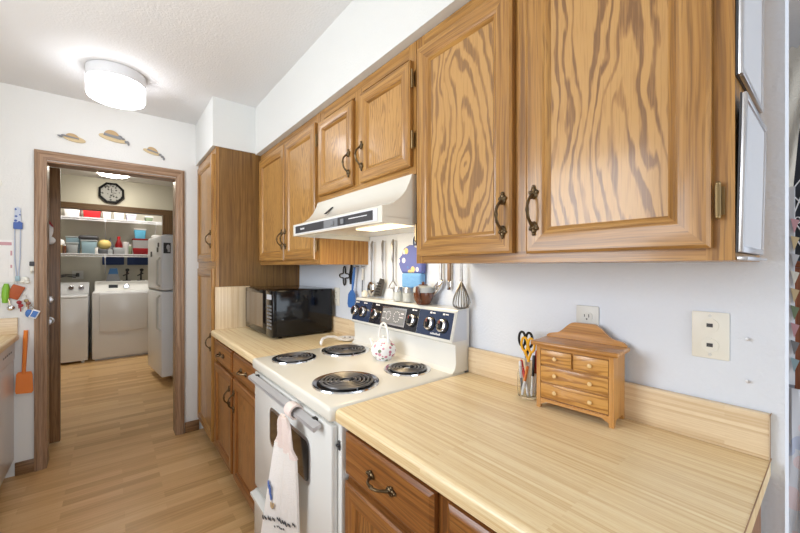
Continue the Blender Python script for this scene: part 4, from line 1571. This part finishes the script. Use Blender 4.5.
b.tube([(-1.570, 2.366, 1.322), (-1.570, 2.350, 1.306), (-1.570, 2.340, 1.320)], 0.005, 8)
b.build('body', M_PLASTIC, t)
b = MB()
b.box(-1.582, -1.554, 2.362, 2.377, 1.3525, 1.382, bev=0.004)
b.build('cap', M_DGREY, t)
b = MB()
b.ball((-1.602, 2.368, 1.262), (0.020, 0.0095, 0.022), 8)
b.ball((-1.590, 2.362, 1.246), (0.012, 0.010, 0.010), 8)
b.ball((-1.616, 2.362, 1.250), (0.010, 0.008, 0.012), 8)
tag(b.build('shell_ornament', M_PLASTIC), 'cream shell-like ornament on the wall below the wall hook', 'ornament')
t = LW('peeler', 'lime green handled utensil hanging at the left edge above the counter', 'utensil', -1.686, 1.10)
b = MB()
b.tube([(-1.684, 2.366, 1.240), (-1.685, 2.364, 1.21), (-1.688, 2.364, 1.16), (-1.690, 2.366, 1.118)], [0.010, 0.018, 0.018, 0.012], 10)
b.build('handle', M_GREEN, t)
b = MB()
b.tube([(-1.676, 2.364, 1.150), (-1.668, 2.366, 1.110), (-1.664, 2.366, 1.085)], 0.004, 6)
b.ball((-1.664, 2.362, 1.085), (0.020, 0.014, 0.018), 8)
b.build('scoop', M_CHROME, t)
t = LW('key_fob', 'orange-brown leather key fob hanging on the wall above the counter', 'key fob', -1.640, 1.13)
rot = Matrix.Rotation(R(24), 3, 'Y')
b = MB()
b.box(-1.672, -1.612, 2.362, 2.374, 1.140, 1.228, bev=0.004, rot=rot, piv=(-1.642, 2.368, 1.19))
b.build('leather_flap', M_LEATH, t)
b = MB()
b.tube([(-1.642 + 0.008 * math.cos(R(a)), 2.368, 1.243 + 0.010 * math.sin(R(a))) for a in range(0, 360, 30)], 0.0016, 5, closed=True)
b.build('ring', M_STEEL, t)
t = LW('key_ring', 'bunch of red and silver keys hanging right of the leather fob', 'keys', -1.610, 1.08)
b = MB()
b.tube([(-1.606 + 0.012 * math.cos(R(a)), 2.366, 1.150 + 0.014 * math.sin(R(a))) for a in range(0, 360, 30)], 0.0016, 5, closed=True)
b.build('ring', M_STEEL, t)
for k, (x, z, m_) in enumerate(((-1.628, 1.118, M_DRED), (-1.620, 1.098, M_DRED), (-1.594, 1.126, M_HINGE), (-1.586, 1.110, M_REDOAK))):
    b = MB()
    b.ball((x, 2.366 - 0.003 * k, z), (0.012, 0.003, 0.012), 8)
    b.box(x - 0.003, x + 0.003, 2.3645 - 0.003 * k, 2.3675 - 0.003 * k, z - 0.040, z - 0.008)
    b.build('key', m_, t)
t = LW('keychain_tag', 'blue and white keychain tag hanging lowest, beside the door casing', 'keychain', -1.56, 1.0)
b = MB()
rot = Matrix.Rotation(R(24), 3, 'Y')
b.box(-1.575, -1.536, 2.345, 2.352, 1.010, 1.066, bev=0.003, mi=0, rot=rot, piv=(-1.555, 2.35, 1.04))
b.box(-1.569, -1.542, 2.3435, 2.345, 1.018, 1.058, mi=1, rot=rot, piv=(-1.555, 2.35, 1.04))
b.build('tag', [M_INK, M_BLUE], t)
b = MB()
b.ball((-1.582, 2.352, 1.044), (0.018, 0.008, 0.026), 8)
b.build('fob', M_BLUE, t)
b = MB()
b.tube([(-1.572 + 0.010 * math.cos(R(a)), 2.354, 1.082 + 0.010 * math.sin(R(a))) for a in range(0, 360, 30)], 0.0016, 5, closed=True)
b.tube([(-1.572, 2.354, 1.092), (-1.572, 2.366, 1.10), (-1.572, YW - 0.001, 1.10)], 0.0016, 5)
b.build('ring', M_HINGE, t)
t = LW('spatula', 'orange silicone spatula hanging on the wall beside the dishwasher', 'spatula', -1.60, 0.525)
b = MB()
b.tube([(-1.597, 2.362, 0.935), (-1.599, 2.362, 0.88), (-1.606, 2.362, 0.680), (-1.607, 2.362, 0.655)], [0.010, 0.012, 0.010, 0.012], 8)
b.build('handle', M_ORANGE, t)
b = MB()
b.prism([(-1.632, 0.668), (-1.572, 0.664), (-1.566, 0.640), (-1.563, 0.535), (-1.570, 0.524), (-1.640, 0.530), (-1.645, 0.545), (-1.640, 0.655)], 1, 2.358, 2.366)
b.build('blade', M_ORANGE, t)
b = MB()
b.lathe([(0.0, YW), (0.028, YW), (0.030, YW - 0.004), (0.024, YW - 0.007), (0.0, YW - 0.007)], (-1.733, 0, 1.876), axis=1, n=24)
tag(b.build('wall_disc', M_PLASTIC), 'round off-white disc high on the wall at the left edge', 'wall disc')

# ------------------------------------------------------------------ laundry room
t = thing('hanging_stocking', 'cream and red cloth figure hung on the open brown door', 'decoration', (-1.53, 2.78, 1.5))
b = MB()
b.ball((-1.540, 2.765, 1.625), (0.036, 0.012, 0.072), 10)
b.ball((-1.522, 2.762, 1.545), (0.030, 0.014, 0.030), 10)
b.build('body', M_PAPER, t)
b = MB()
b.prism([(-1.555, 1.712), (-1.522, 1.690), (-1.498, 1.640), (-1.512, 1.648), (-1.532, 1.676)], 1, 2.748, 2.756)
b.build('trim', M_DRED, t)

# washer
wa = thing('washing_machine', 'white top-load washing machine, left of the dryer', 'washing machine', (-1.76, 6.02, 0))
b = MB()
b.box(-2.11, -1.423, 5.70, 6.36, 0.03, 0.905, 2, bev=0.012)
for fx in (-2.05, -1.48):
    for fy in (5.75, 6.3):
        b.lathe([(0.0, 0.0), (0.022, 0.0), (0.018, 0.032), (0.0, 0.032)], (fx, fy, 0), n=12)
b.build('cabinet', M_APPL, wa)
b = MB()
b.box(-2.10, -1.43, 5.705, 6.20, 0.906, 0.935, 2, bev=0.010)
b.build('lid', M_APPL, wa)
b = MB()
b.prism([(6.18, 0.9355), (6.22, 1.10), (6.25, 1.112), (6.36, 1.112), (6.36, 0.9055), (6.205, 0.9055)], 0, -2.10, -1.43)
cs = b.build('console', M_APPL, wa)
for kx in (-1.63, -1.52):
    b = MB()
    b.lathe([(0.0, 0.012), (0.036, 0.010), (0.034, -0.018), (0.026, -0.024), (0.0, -0.024)], (kx, 6.198, 1.03), axis=1, n=20)
    b.build('dial', M_CHROME, cs)
# dryer
dy = thing('dryer', 'white front-load dryer with large door, between washer and refrigerator', 'dryer', (-1.03, 6.05, 0))
b = MB()
b.box(-1.382, -0.685, 5.70, 6.38, 0.02, 0.98, 2, bev=0.02, seg=3)
b.box(-1.35, -0.72, 5.75, 6.3, 0.0, 0.03, 2)
b.build('cabinet', M_APPL, dy)
b = MB()
dp = [(-1.300, 0.955)] + [(-1.300 + 0.55 * i / 10, 0.440 - 0.045 * math.sin(PI * (0.12 + 0.76 * i / 10))) for i in range(11)] + [(-0.715, 0.955)]
b.prism(dp, 1, 5.672, 5.702)
bmesh.ops.bevel(b.bm, geom=[e for e in b.bm.edges if all(v.co.y < 5.68 for v in e.verts)], offset=0.010, segments=2, profile=0.5, affect='EDGES')
b.build('door', M_APPL, dy)
b = MB()
b.prism([(6.02, 0.980), (6.12, 1.105), (6.16, 1.12), (6.38, 1.12), (6.38, 0.980)], 0, -1.36, -0.70)
cs = b.build('console', M_GREYPL, dy)
b = MB()
b.lathe([(0.0, 0.01), (0.040, 0.0), (0.038, -0.022), (0.028, -0.03), (0.0, -0.03)], (-0.985, 6.060, 1.045), axis=1, n=20)
b.build('dial', M_CHROME, cs)
b = MB()
b.box(-1.20, -1.09, 6.052, 6.08, 1.02, 1.07)
b.build('display', M_BLACK, cs)
# fridge
fr = thing('refrigerator', 'white top-freezer refrigerator at the right of the laundry room', 'refrigerator', (-0.36, 4.25, 0))
b = MB()
b.box(-0.615, 0.04, 3.885, 4.62, 0.03, 1.690, 2, bev=0.006)
b.box(-0.58, 0.02, 3.92, 4.58, 0.0, 0.03, 2, mi=1)
b.build('cabinet', [M_FRIDGE, M_BLACK], fr)
for (za, zb, nm, hz0, hz1) in ((1.075, 1.705, 'freezer_door', 1.12, 1.45), (0.085, 1.060, 'door', 0.62, 1.02)):
    b = MB()
    b.box(-0.755, -0.632, 3.880, 4.625, za, zb, 2, bev=0.018, seg=3)
    d = b.build(nm, M_FRIDGE, fr)
    b = MB()
    b.tube([(-0.757, 3.93, hz0), (-0.785, 3.93, hz0 + 0.03), (-0.785, 3.93, hz1 - 0.03), (-0.757, 3.93, hz1)], 0.012, 8)
    b.build('handle', M_GREYPL, d)
b = MB()
b.box(-0.72, -0.55, 3.90, 4.60, 1.706, 1.716, bev=0.003)
b.build('hinge_cover', M_FRIDGE, fr)
for lab, x0, x1, z0, z1, m_ in (('dark picture magnet on the refrigerator side near the top', -0.735, -0.665, 1.50, 1.62, M_DGREY),):
    t = thing('fridge_magnet', lab, 'magnet', ((x0 + x1) / 2, 3.878, z0))
    b = MB()
    b.box(x0, x1, 3.873, 3.8795, z0, z1, mi=0)
    b.build('backing', m_, t)
    b = MB()
    b.ball(((x0 + x1) / 2 + 0.01, 3.872, z0 + 0.07), (0.018, 0.002, 0.03), 8)
    b.box(x0 + 0.04, x1 - 0.006, 3.8715, 3.873, z0 + 0.015, z0 + 0.05)
    b.build('picture', M_TILEGREY, t)
for lab, y, z, sz in (('small black magnet on the freezer door front, upper', 4.02, 1.60, 0.03), ('small black magnet on the freezer door front, lower', 4.06, 1.545, 0.035), ('tiny dark magnet at the far side of the freezer door', 4.40, 1.50, 0.04)):
    b = MB()
    b.box(-0.760, -0.7555, y - sz, y + sz, z - sz * 0.8, z + sz * 0.8, bev=0.001)
    tag(b.build('fridge_magnet', M_DGREY), lab, 'magnet')

# the refrigerator stands slightly askew; its magnets turn with it
FR = [o for o in COL.objects if o.parent is None and o.name.split('.')[0] in ('refrigerator', 'fridge_magnet')]
for o in FR:
    rz = Matrix.Rotation(R(6), 3, 'Z')
    pv = Vector((-0.36, 4.25, 0))
    o.location = pv + rz @ (o.location - pv) + Vector((-0.012, 0.03, 0))
    o.rotation_euler = (0, 0, R(6))

# octagonal clock
ck = thing('wall_clock', 'octagonal black-framed clock above the laundry alcove', 'clock', (-1.165, 5.199, 2.20))
cx, cz = -1.165, 2.335


def octo(r, a0=22.5):
    return [(cx + r * math.cos(R(a0 + 45 * i)), cz + r * math.sin(R(a0 + 45 * i))) for i in range(8)]


b = MB()
o8, i8 = octo(0.145), octo(0.118)
for i in range(8):
    j = (i + 1) % 8
    vs = [(p[0], y, p[1]) for y in (5.165, 5.199) for p in (o8[i], o8[j], i8[j], i8[i])]
    b.add(vs, [(0, 1, 2, 3), (4, 5, 6, 7), (0, 1, 5, 4), (2, 3, 7, 6)])
b.build('frame', M_MATTEB, ck)
b = MB()
b.prism(octo(0.117), 1, 5.180, 5.198)
b.build('face', M_CLOCKF, ck)
b = MB()
b.box(cx - 0.004, cx + 0.004, 5.174, 5.177, cz, cz + 0.06)
b.box(cx, cx + 0.05, 5.171, 5.174, cz - 0.003, cz + 0.004)
b.build('hands', M_BLACK, ck)

area_light('alcove_lamp', (-1.1, 5.75, ZC - 0.03), (0, 0.12, -1), 1.2, 0.12, 17, (1.0, 0.95, 0.87))
ll = thing('ceiling_lamp', 'round flush ceiling lamp, lit, in the laundry room beyond the doorway', 'lamp', (-1.145, 4.68, ZC))
b = MB()
b.lathe([(0.0, ZC - 0.0005), (0.165, ZC - 0.0005), (0.165, ZC - 0.018), (0.0, ZC - 0.022)], (-1.145, 4.68, 0), n=40)
b.build('base', M_LAMPM, ll)
b = MB()
z0 = ZC - 0.0185
b.lathe([(0.0, z0), (0.160, z0), (0.158, z0 - 0.010), (0.135, z0 - 0.028), (0.08, z0 - 0.040), (0.0, z0 - 0.044)], (-1.145, 4.68, 0), n=40)
b.build('glass_shade', M_LAMPL, ll)

# wire shelves
def wire_shelf(label, z):
    t = thing('wire_shelf', label, 'shelf', (-1.1, 6.22, z))
    b = MB()
    for k in range(9):
        y = 6.01 + k * 0.054
        b.tube([(-2.24, y, z), (0.05, y, z)], 0.003, 5)
    b.tube([(-2.24, 6.0, z + 0.004), (0.05, 6.0, z + 0.004)], 0.006, 6)
    b.tube([(-2.24, 6.0, z - 0.03), (0.05, 6.0, z - 0.03)], 0.005, 6)
    for k in range(46):
        x = -2.22 + k * 0.05
        b.tube([(x, 6.445, z + 0.004), (x, 6.0, z + 0.004), (x, 5.998, z - 0.03)], 0.002, 4)
    b.build('wires', M_APPL, t)
    for x in (-1.9, -1.24, -0.60):
        b = MB()
        b.tube([(x, 6.02, z - 0.012), (x, 6.45, z - 0.30)], 0.007, 6)
        b.box(x - 0.012, x + 0.012, 5.995, 6.03, z - 0.045, z + 0.008)
        b.build('bracket', M_APPL, t)


wire_shelf('upper white wire shelf in the laundry alcove', 2.064)
wire_shelf('lower white wire shelf in the laundry alcove, above washer and dryer', 1.530)


def bin_(name, label, x0, x1, z0, z1, mb, ml=None, y0=6.06, y1=6.34, lidh=0.022, cat=None):
    ti = 0.012
    t = thing(name, label, cat or 'storage bin', ((x0 + x1) / 2, (y0 + y1) / 2, z0))
    b = MB()
    top = z1 - (lidh if ml else 0)
    vs = [(x0 + ti, y0 + ti, z0), (x1 - ti, y0 + ti, z0), (x1 - ti, y1 - ti, z0), (x0 + ti, y1 - ti, z0), (x0, y0, top), (x1, y0, top), (x1, y1, top), (x0, y1, top)]
    b.add(vs, [(0, 1, 2, 3), (4, 5, 6, 7), (0, 1, 5, 4), (1, 2, 6, 5), (2, 3, 7, 6), (3, 0, 4, 7)])
    bmesh.ops.bevel(b.bm, geom=list(b.bm.edges), offset=0.008, segments=2, profile=0.5, affect='EDGES')
    b.build('tub', mb, t)
    if ml:
        b = MB()
        b.box(x0 - 0.006, x1 + 0.006, y0 - 0.006, y1 + 0.006, top + 0.0006, z1, bev=0.006)
        b.build('lid', ml, t)
    return t


S1, S2 = 2.072, 1.538
bin_('storage_box', 'white box at the left end of the upper laundry shelf', -1.700, -1.525, S1, 2.225, M_PAPER, M_PAPER, cat='box')
bin_('red_bin', 'red plastic tub on the upper laundry shelf', -1.495, -1.292, S1, 2.222, M_RED, M_RED)
bin_('storage_box', 'wide white box in the middle of the upper laundry shelf', -1.27, -1.17, S1, 2.19, M_PAPER, M_PAPER, cat='box')
bin_('storage_box', 'pale open box right of centre on the upper laundry shelf', -1.14, -1.01, S1, 2.205, M_TOWEL, None, cat='box')
bin_('storage_box', 'pale lilac box on the upper laundry shelf', -0.985, -0.860, S1, 2.175, mat('lilac_box', (196, 190, 214), 0.7), M_TILEGREY, cat='box')
bin_('storage_box', 'small framed box at the right end of the upper laundry shelf', -0.74, -0.64, S1, 2.16, M_GREENI, M_GREYPL, cat='box')
# lower shelf
bin_('storage_box', 'brown cardboard box at the left end of the lower laundry shelf', -1.815, -1.712, S2, 1.66, M_STRAWD, None, cat='box')
b = MB()
b.lathe([(0.0, 1.6605), (0.05, 1.6605), (0.055, 1.70), (0.04, 1.735), (0.0, 1.745)], (-1.745, 6.12, 0), n=16)
tag(b.build('white_bundle', M_PAPER), 'small white bundle on the brown box at the lower shelf’s left end'.replace('’', ''), 'bundle')
bin_('clear_bin', 'clear plastic bin with white front on the lower shelf, left', -1.672, -1.545, S2, 1.70, M_FROST, M_FROST, y0=6.05, y1=6.19)
bin_('clear_bin', 'tall bluish clear bin behind the left white-front bin', -1.69, -1.53, S2, 1.80, M_BLUEBIN, M_FROST, y0=6.205, y1=6.37)
t = bin_('clear_bin', 'clear bin with blue contents under a dark oval lid, lower shelf', -1.515, -1.335, S2, 1.745, M_BLUEBIN, M_FROST, y0=6.06, y1=6.26)
b = MB()
b.box(-1.545, -1.315, 6.05, 6.27, 1.746, 1.812, bev=0.03, seg=3)
tag(b.build('dark_platter', M_DGREY), 'dark grey flat container lying on the blue-filled clear bin', 'container')
b = MB()
b.lathe([(0.0, S2), (0.06, S2), (0.085, S2 + 0.05), (0.085, S2 + 0.075), (0.0, S2 + 0.075)], (-1.25, 6.165, 0), n=24)
tag(b.build('grey_bowl', M_GREY), 'grey bowl under the yellow bag on the lower laundry shelf', 'bowl')
b = MB()
b.ball((-1.25, 6.165, 1.690), (0.085, 0.07, 0.075), 10)
tag(b.build('yellow_bag', mat('yellow_bag', (220, 196, 120), 0.6)), 'yellow patterned bag on the lower laundry shelf', 'bag')
b = MB()
b.lathe([(0.0, S2), (0.05, S2), (0.05, S2 + 0.14), (0.02, S2 + 0.22), (0.0, S2 + 0.28)], (-1.180, 6.36, 0), n=16)
tag(b.build('grey_cone', M_GREY), 'grey pointed object standing behind the yellow bag', 'funnel')
bin_('clear_bin', 'low clear bin in the middle of the lower laundry shelf', -1.145, -0.995, S2, 1.64, M_FROST, None, y0=6.04, y1=6.17)
t = thing('red_bottle', 'red bottle standing in the middle of the lower laundry shelf', 'bottle', (-1.085, 6.24, S2))
b = MB()
b.lathe([(0.0, S2), (0.045, S2), (0.048, S2 + 0.15), (0.03, S2 + 0.21), (0.016, S2 + 0.24), (0.0, S2 + 0.24)], (-1.075, 6.24, 0), n=16)
b.build('body', M_DRED, t)
b = MB()
b.lathe([(0.0, S2 + 0.2405), (0.02, S2 + 0.2405), (0.02, S2 + 0.285), (0.0, S2 + 0.29)], (-1.075, 6.24, 0), n=12)
b.build('cap', M_RED, t)
b = MB()
b.lathe([(0.0, S2), (0.045, S2), (0.045, S2 + 0.20), (0.0, S2 + 0.21)], (-0.99, 6.28, 0), n=16)
tag(b.build('white_jar', M_PAPER), 'white jar right of the red bottle on the lower laundry shelf', 'jar')
bin_('red_case', 'long dark red tool case on the lower laundry shelf, right', -0.905, -0.665, S2, 1.642, M_DRED, None, y0=6.05, y1=6.17, cat='case')
bin_('clear_bin', 'clear bin with red lid behind the dark red case', -0.90, -0.69, S2, 1.800, M_FROST, M_DRED, y0=6.19, y1=6.38)
bin_('blue_bin', 'white-rimmed bright blue tub on top of the red-lidded bin', -0.88, -0.725, 1.8015, 1.965, mat('cyan_tub', (104, 190, 226), 0.4), M_PAPER, y0=6.20, y1=6.36)
b = MB()
b.ball((-0.585, 6.22, 1.84), (0.072, 0.09, 0.035), 8)
b.box(-0.655, -0.515, 6.14, 6.34, S2, 1.83, bev=0.03)
tag(b.build('white_bag', M_PAPER), 'white bag heaped at the right end of the lower laundry shelf', 'bag')
for lab, x0, x1 in (('dark blue cloth strip hanging under the lower shelf, left one', -1.280, -1.005), ('dark blue cloth strip hanging under the lower shelf, right one', -0.965, -0.640)):
    b = MB()
    b.box(x0, x1, 6.395, 6.425, 1.375, 1.512, bev=0.008)
    tag(b.build('hanging_cloth', M_NAVYCL), lab, 'cloth')
for lab, x, y, r_, h, m_ in (('small clear tub between the yellow bag and red bottle, front of lower shelf', -1.180, 6.045, 0.028, 0.075, M_FROST), ('white cup standing on the lower shelf in front of the grey bowl', -1.340, 6.02, 0.018, 0.10, M_PAPER),
                             ('pale green jar on the lower shelf right of the white jar', -0.935, 6.12, 0.022, 0.16, M_GREENI), ('small dark jar at the far left of the lower laundry shelf', -1.690, 6.035, 0.020, 0.13, M_BROWN)):
    t = thing('shelf_jar', lab, 'jar', (x, y, S2))
    b = MB()
    b.lathe([(0.0, S2), (r_ * 0.9, S2), (r_, S2 + 0.01), (r_, S2 + h * 0.78), (r_ * 0.8, S2 + h * 0.84), (0.0, S2 + h * 0.84)], (x, y, 0), n=16)
    b.build('body', m_, t)
    b = MB()
    b.lathe([(0.0, S2 + h * 0.8405), (r_ * 0.86, S2 + h * 0.8405), (r_ * 0.86, S2 + h), (0.0, S2 + h)], (x, y, 0), n=16)
    b.build('lid', M_GREYPL, t)
t = thing('caddy', 'blue-topped grey caddy standing on the dryer', 'caddy', (-1.14, 6.25, 1.121))
b = MB()
b.prism([(-1.235, 1.1212), (-1.055, 1.1212), (-1.080, 1.23), (-1.210, 1.23)], 1, 6.19, 6.32)
b.build('base', M_GREY, t)
b = MB()
b.prism([(-1.208, 1.2305), (-1.082, 1.2305), (-1.095, 1.32), (-1.185, 1.32)], 1, 6.20, 6.31)
b.build('top', mat('denim_blue', (62, 108, 156), 0.6), t)
for lab, x in (('black clamp-like tool standing on the dryer, left one', -0.975), ('black clamp-like tool standing on the dryer, right one near refrigerator', -0.790)):
    t = thing('stand_tool', lab, 'tool', (x, 6.25, 1.121))
    b = MB()
    b.lathe([(0.0, 1.1212), (0.055, 1.1212), (0.05, 1.132), (0.0, 1.134)], (x, 6.25, 0), n=16)
    b.build('foot', M_BLACK, t)
    b = MB()
    b.tube([(x, 6.25, 1.132), (x, 6.25, 1.22), (x + 0.012, 6.24, 1.30)], [0.014, 0.012, 0.016], 8)
    b.tube([(x - 0.05, 6.24, 1.20), (x + 0.03, 6.24, 1.24)], 0.010, 8)
    b.ball((x + 0.01, 6.235, 1.295), (0.028, 0.02, 0.024), 8)
    b.build('arm', M_BLACK, t)
t = thing('washer_box', 'recessed white laundry box with black plug on the wall above the washer', 'outlet box', (-1.57, 6.459, 1.15))
b = MB()
b.box(-1.635, -1.505, 6.44, 6.459, 1.155, 1.285, bev=0.004)
b.build('plate', M_GREYPL, t)
b = MB()
b.box(-1.59, -1.55, 6.40, 6.4395, 1.19, 1.25, bev=0.008)
b.build('plug', M_BLACK, t)
for k in range(2):
    b = MB()
    b.tube([(-1.59, 6.41, 1.215 - 0.03 * k), (-1.70, 6.38, 1.225 - 0.02 * k), (-1.85, 6.39, 1.20 - 0.03 * k), (-2.1, 6.42, 1.15 - 0.03 * k)], 0.009, 6)
    b.build('hose', M_DGREY, t)

# ------------------------------------------------------------------ sliver of the dining side past the wall end
t = thing('chalkboard', 'dark slate board with white chalk strokes beyond the wall end, right edge', 'board', (1.2, -0.95, 1.375))
b = MB()
b.box(1.205, 1.225, -1.40, -0.812, 1.375, 2.20)
b.build('slate', M_CHALK, t)
for (ya, za, yb, zb) in ((-0.862, 1.62, -0.838, 1.66), (-0.835, 1.58, -0.858, 1.66), (-0.862, 1.50, -0.838, 1.545), (-0.862, 1.43, -0.840, 1.48), (-0.860, 1.74, -0.836, 1.70)):
    b = MB()
    b.tube([(1.203, ya, za), (1.203, yb, zb)], 0.0025, 5)
    b.build('chalk_mark', M_INK, t)
b = MB()
b.tube([(1.203, -0.848 + 0.009 * math.cos(R(a)), 1.555 + 0.014 * math.sin(R(a))) for a in range(0, 360, 30)], 0.0025, 5, closed=True)
b.build('chalk_ring', M_INK, t)
t = thing('lace_runner', 'cream lace runner draped over the edge of the dark board', 'lace', (1.18, -0.80, 1.58))
b = MB()
rows = []
for i in range(14):
    f = i / 13
    z = 2.33 - 0.66 * f
    rows.append([(1.185 + 0.006 * math.sin(9 * f + k), -0.800 - (0.060 * (1 - f) ** 1.3 + 0.034) * k / 6, z - 0.02 * (k % 2) * (1 - f)) for k in range(7)])
sheet(b, rows, 0, 0.004)
b.build('cloth', M_LACE, t)
t = thing('bunting_cloth', 'white cloth strip with a row of patchwork triangles beyond the wall end', 'cloth', (1.17, -0.82, 0.83))
b = MB()
rows = [[(1.16 + 0.004 * math.sin(5 * f / 9 + k), -0.800 - 0.014 * k, 1.70 - 0.87 * f / 9) for k in range(4)] for f in range(10)]
sheet(b, rows, 0, 0.004)
b.build('strip', M_QUILT, t)
for k in range(9):
    z = 1.56 - 0.076 * k
    b = MB()
    b.prism([(-0.830, z), (-0.856, z - 0.010), (-0.840, z - 0.066)], 0, 1.148, 1.152)
    b.build('triangle', [M_PINKI, M_STRAW, M_TILEGREY, M_PLASTIC, M_STRAW, M_GREENI, M_PINKI, M_GREY, M_BLUEBIN][k], t)
t = thing('oak_hutch', 'reddish wooden cabinet beyond the wall end, at the right edge', 'cabinet', (1.4, -1.1, 0))
b = MB()
b.box(1.215, 1.60, -1.40, -0.838, 0.0, 1.343, 2)
b.build('case', M_REDOAK, t)
b = MB()
b.box(1.20, 1.62, -1.42, -0.832, 1.344, 1.374, 1, bev=0.004)
b.build('top', M_REDOAK, t)
t = thing('draped_cloth', 'white and pale blue cloth hanging below the patchwork strip at the right edge', 'cloth', (1.15, -0.83, 0.4))
b = MB()
rows = [[(1.12 + 0.010 * math.sin(1.8 * k + 0.5 * f), -0.800 - 0.018 * k, 0.825 - 0.66 * f / 8) for k in range(9)] for f in range(9)]
sheet(b, rows, 0, 0.005)
b.build('cloth', floral('pale_print', (212, 216, 226), [(186, 196, 220), (222, 206, 212)], 14), t)

# things that repeat share a group
GROUPS = {'wall_cabinet': 'wall cabinets over the worktop', 'base_cabinet': 'base cabinets', 'countertop': 'laminate countertops', 'hat_cutout': 'painted hats over the doorway',
          'pen': 'pens in the glass jar', 'scissors': 'scissors in the glass jar', 'metal_tray': 'silver trays on the cabinet end', 'wall_screw': 'bare screws in the right wall',
          'wall_outlet': 'outlets on the right wall', 'spice_shaker': 'shakers on the range console', 'fridge_magnet': 'magnets on the refrigerator', 'wire_shelf': 'wire shelves in the laundry alcove',
          'storage_box': 'boxes on the laundry shelves', 'clear_bin': 'clear bins on the laundry shelf', 'hanging_cloth': 'blue cloths under the laundry shelf', 'stand_tool': 'tools on the dryer',
          'ceiling_lamp': 'lit ceiling lamps', 'shelf_jar': 'small jars on the laundry shelf', 'spatula': 'hanging spatulas'}
for o in COL.objects:
    if o.parent is None and 'label' in o:
        g = GROUPS.get(o.name.split('.')[0])
        if g:
            o['group'] = g
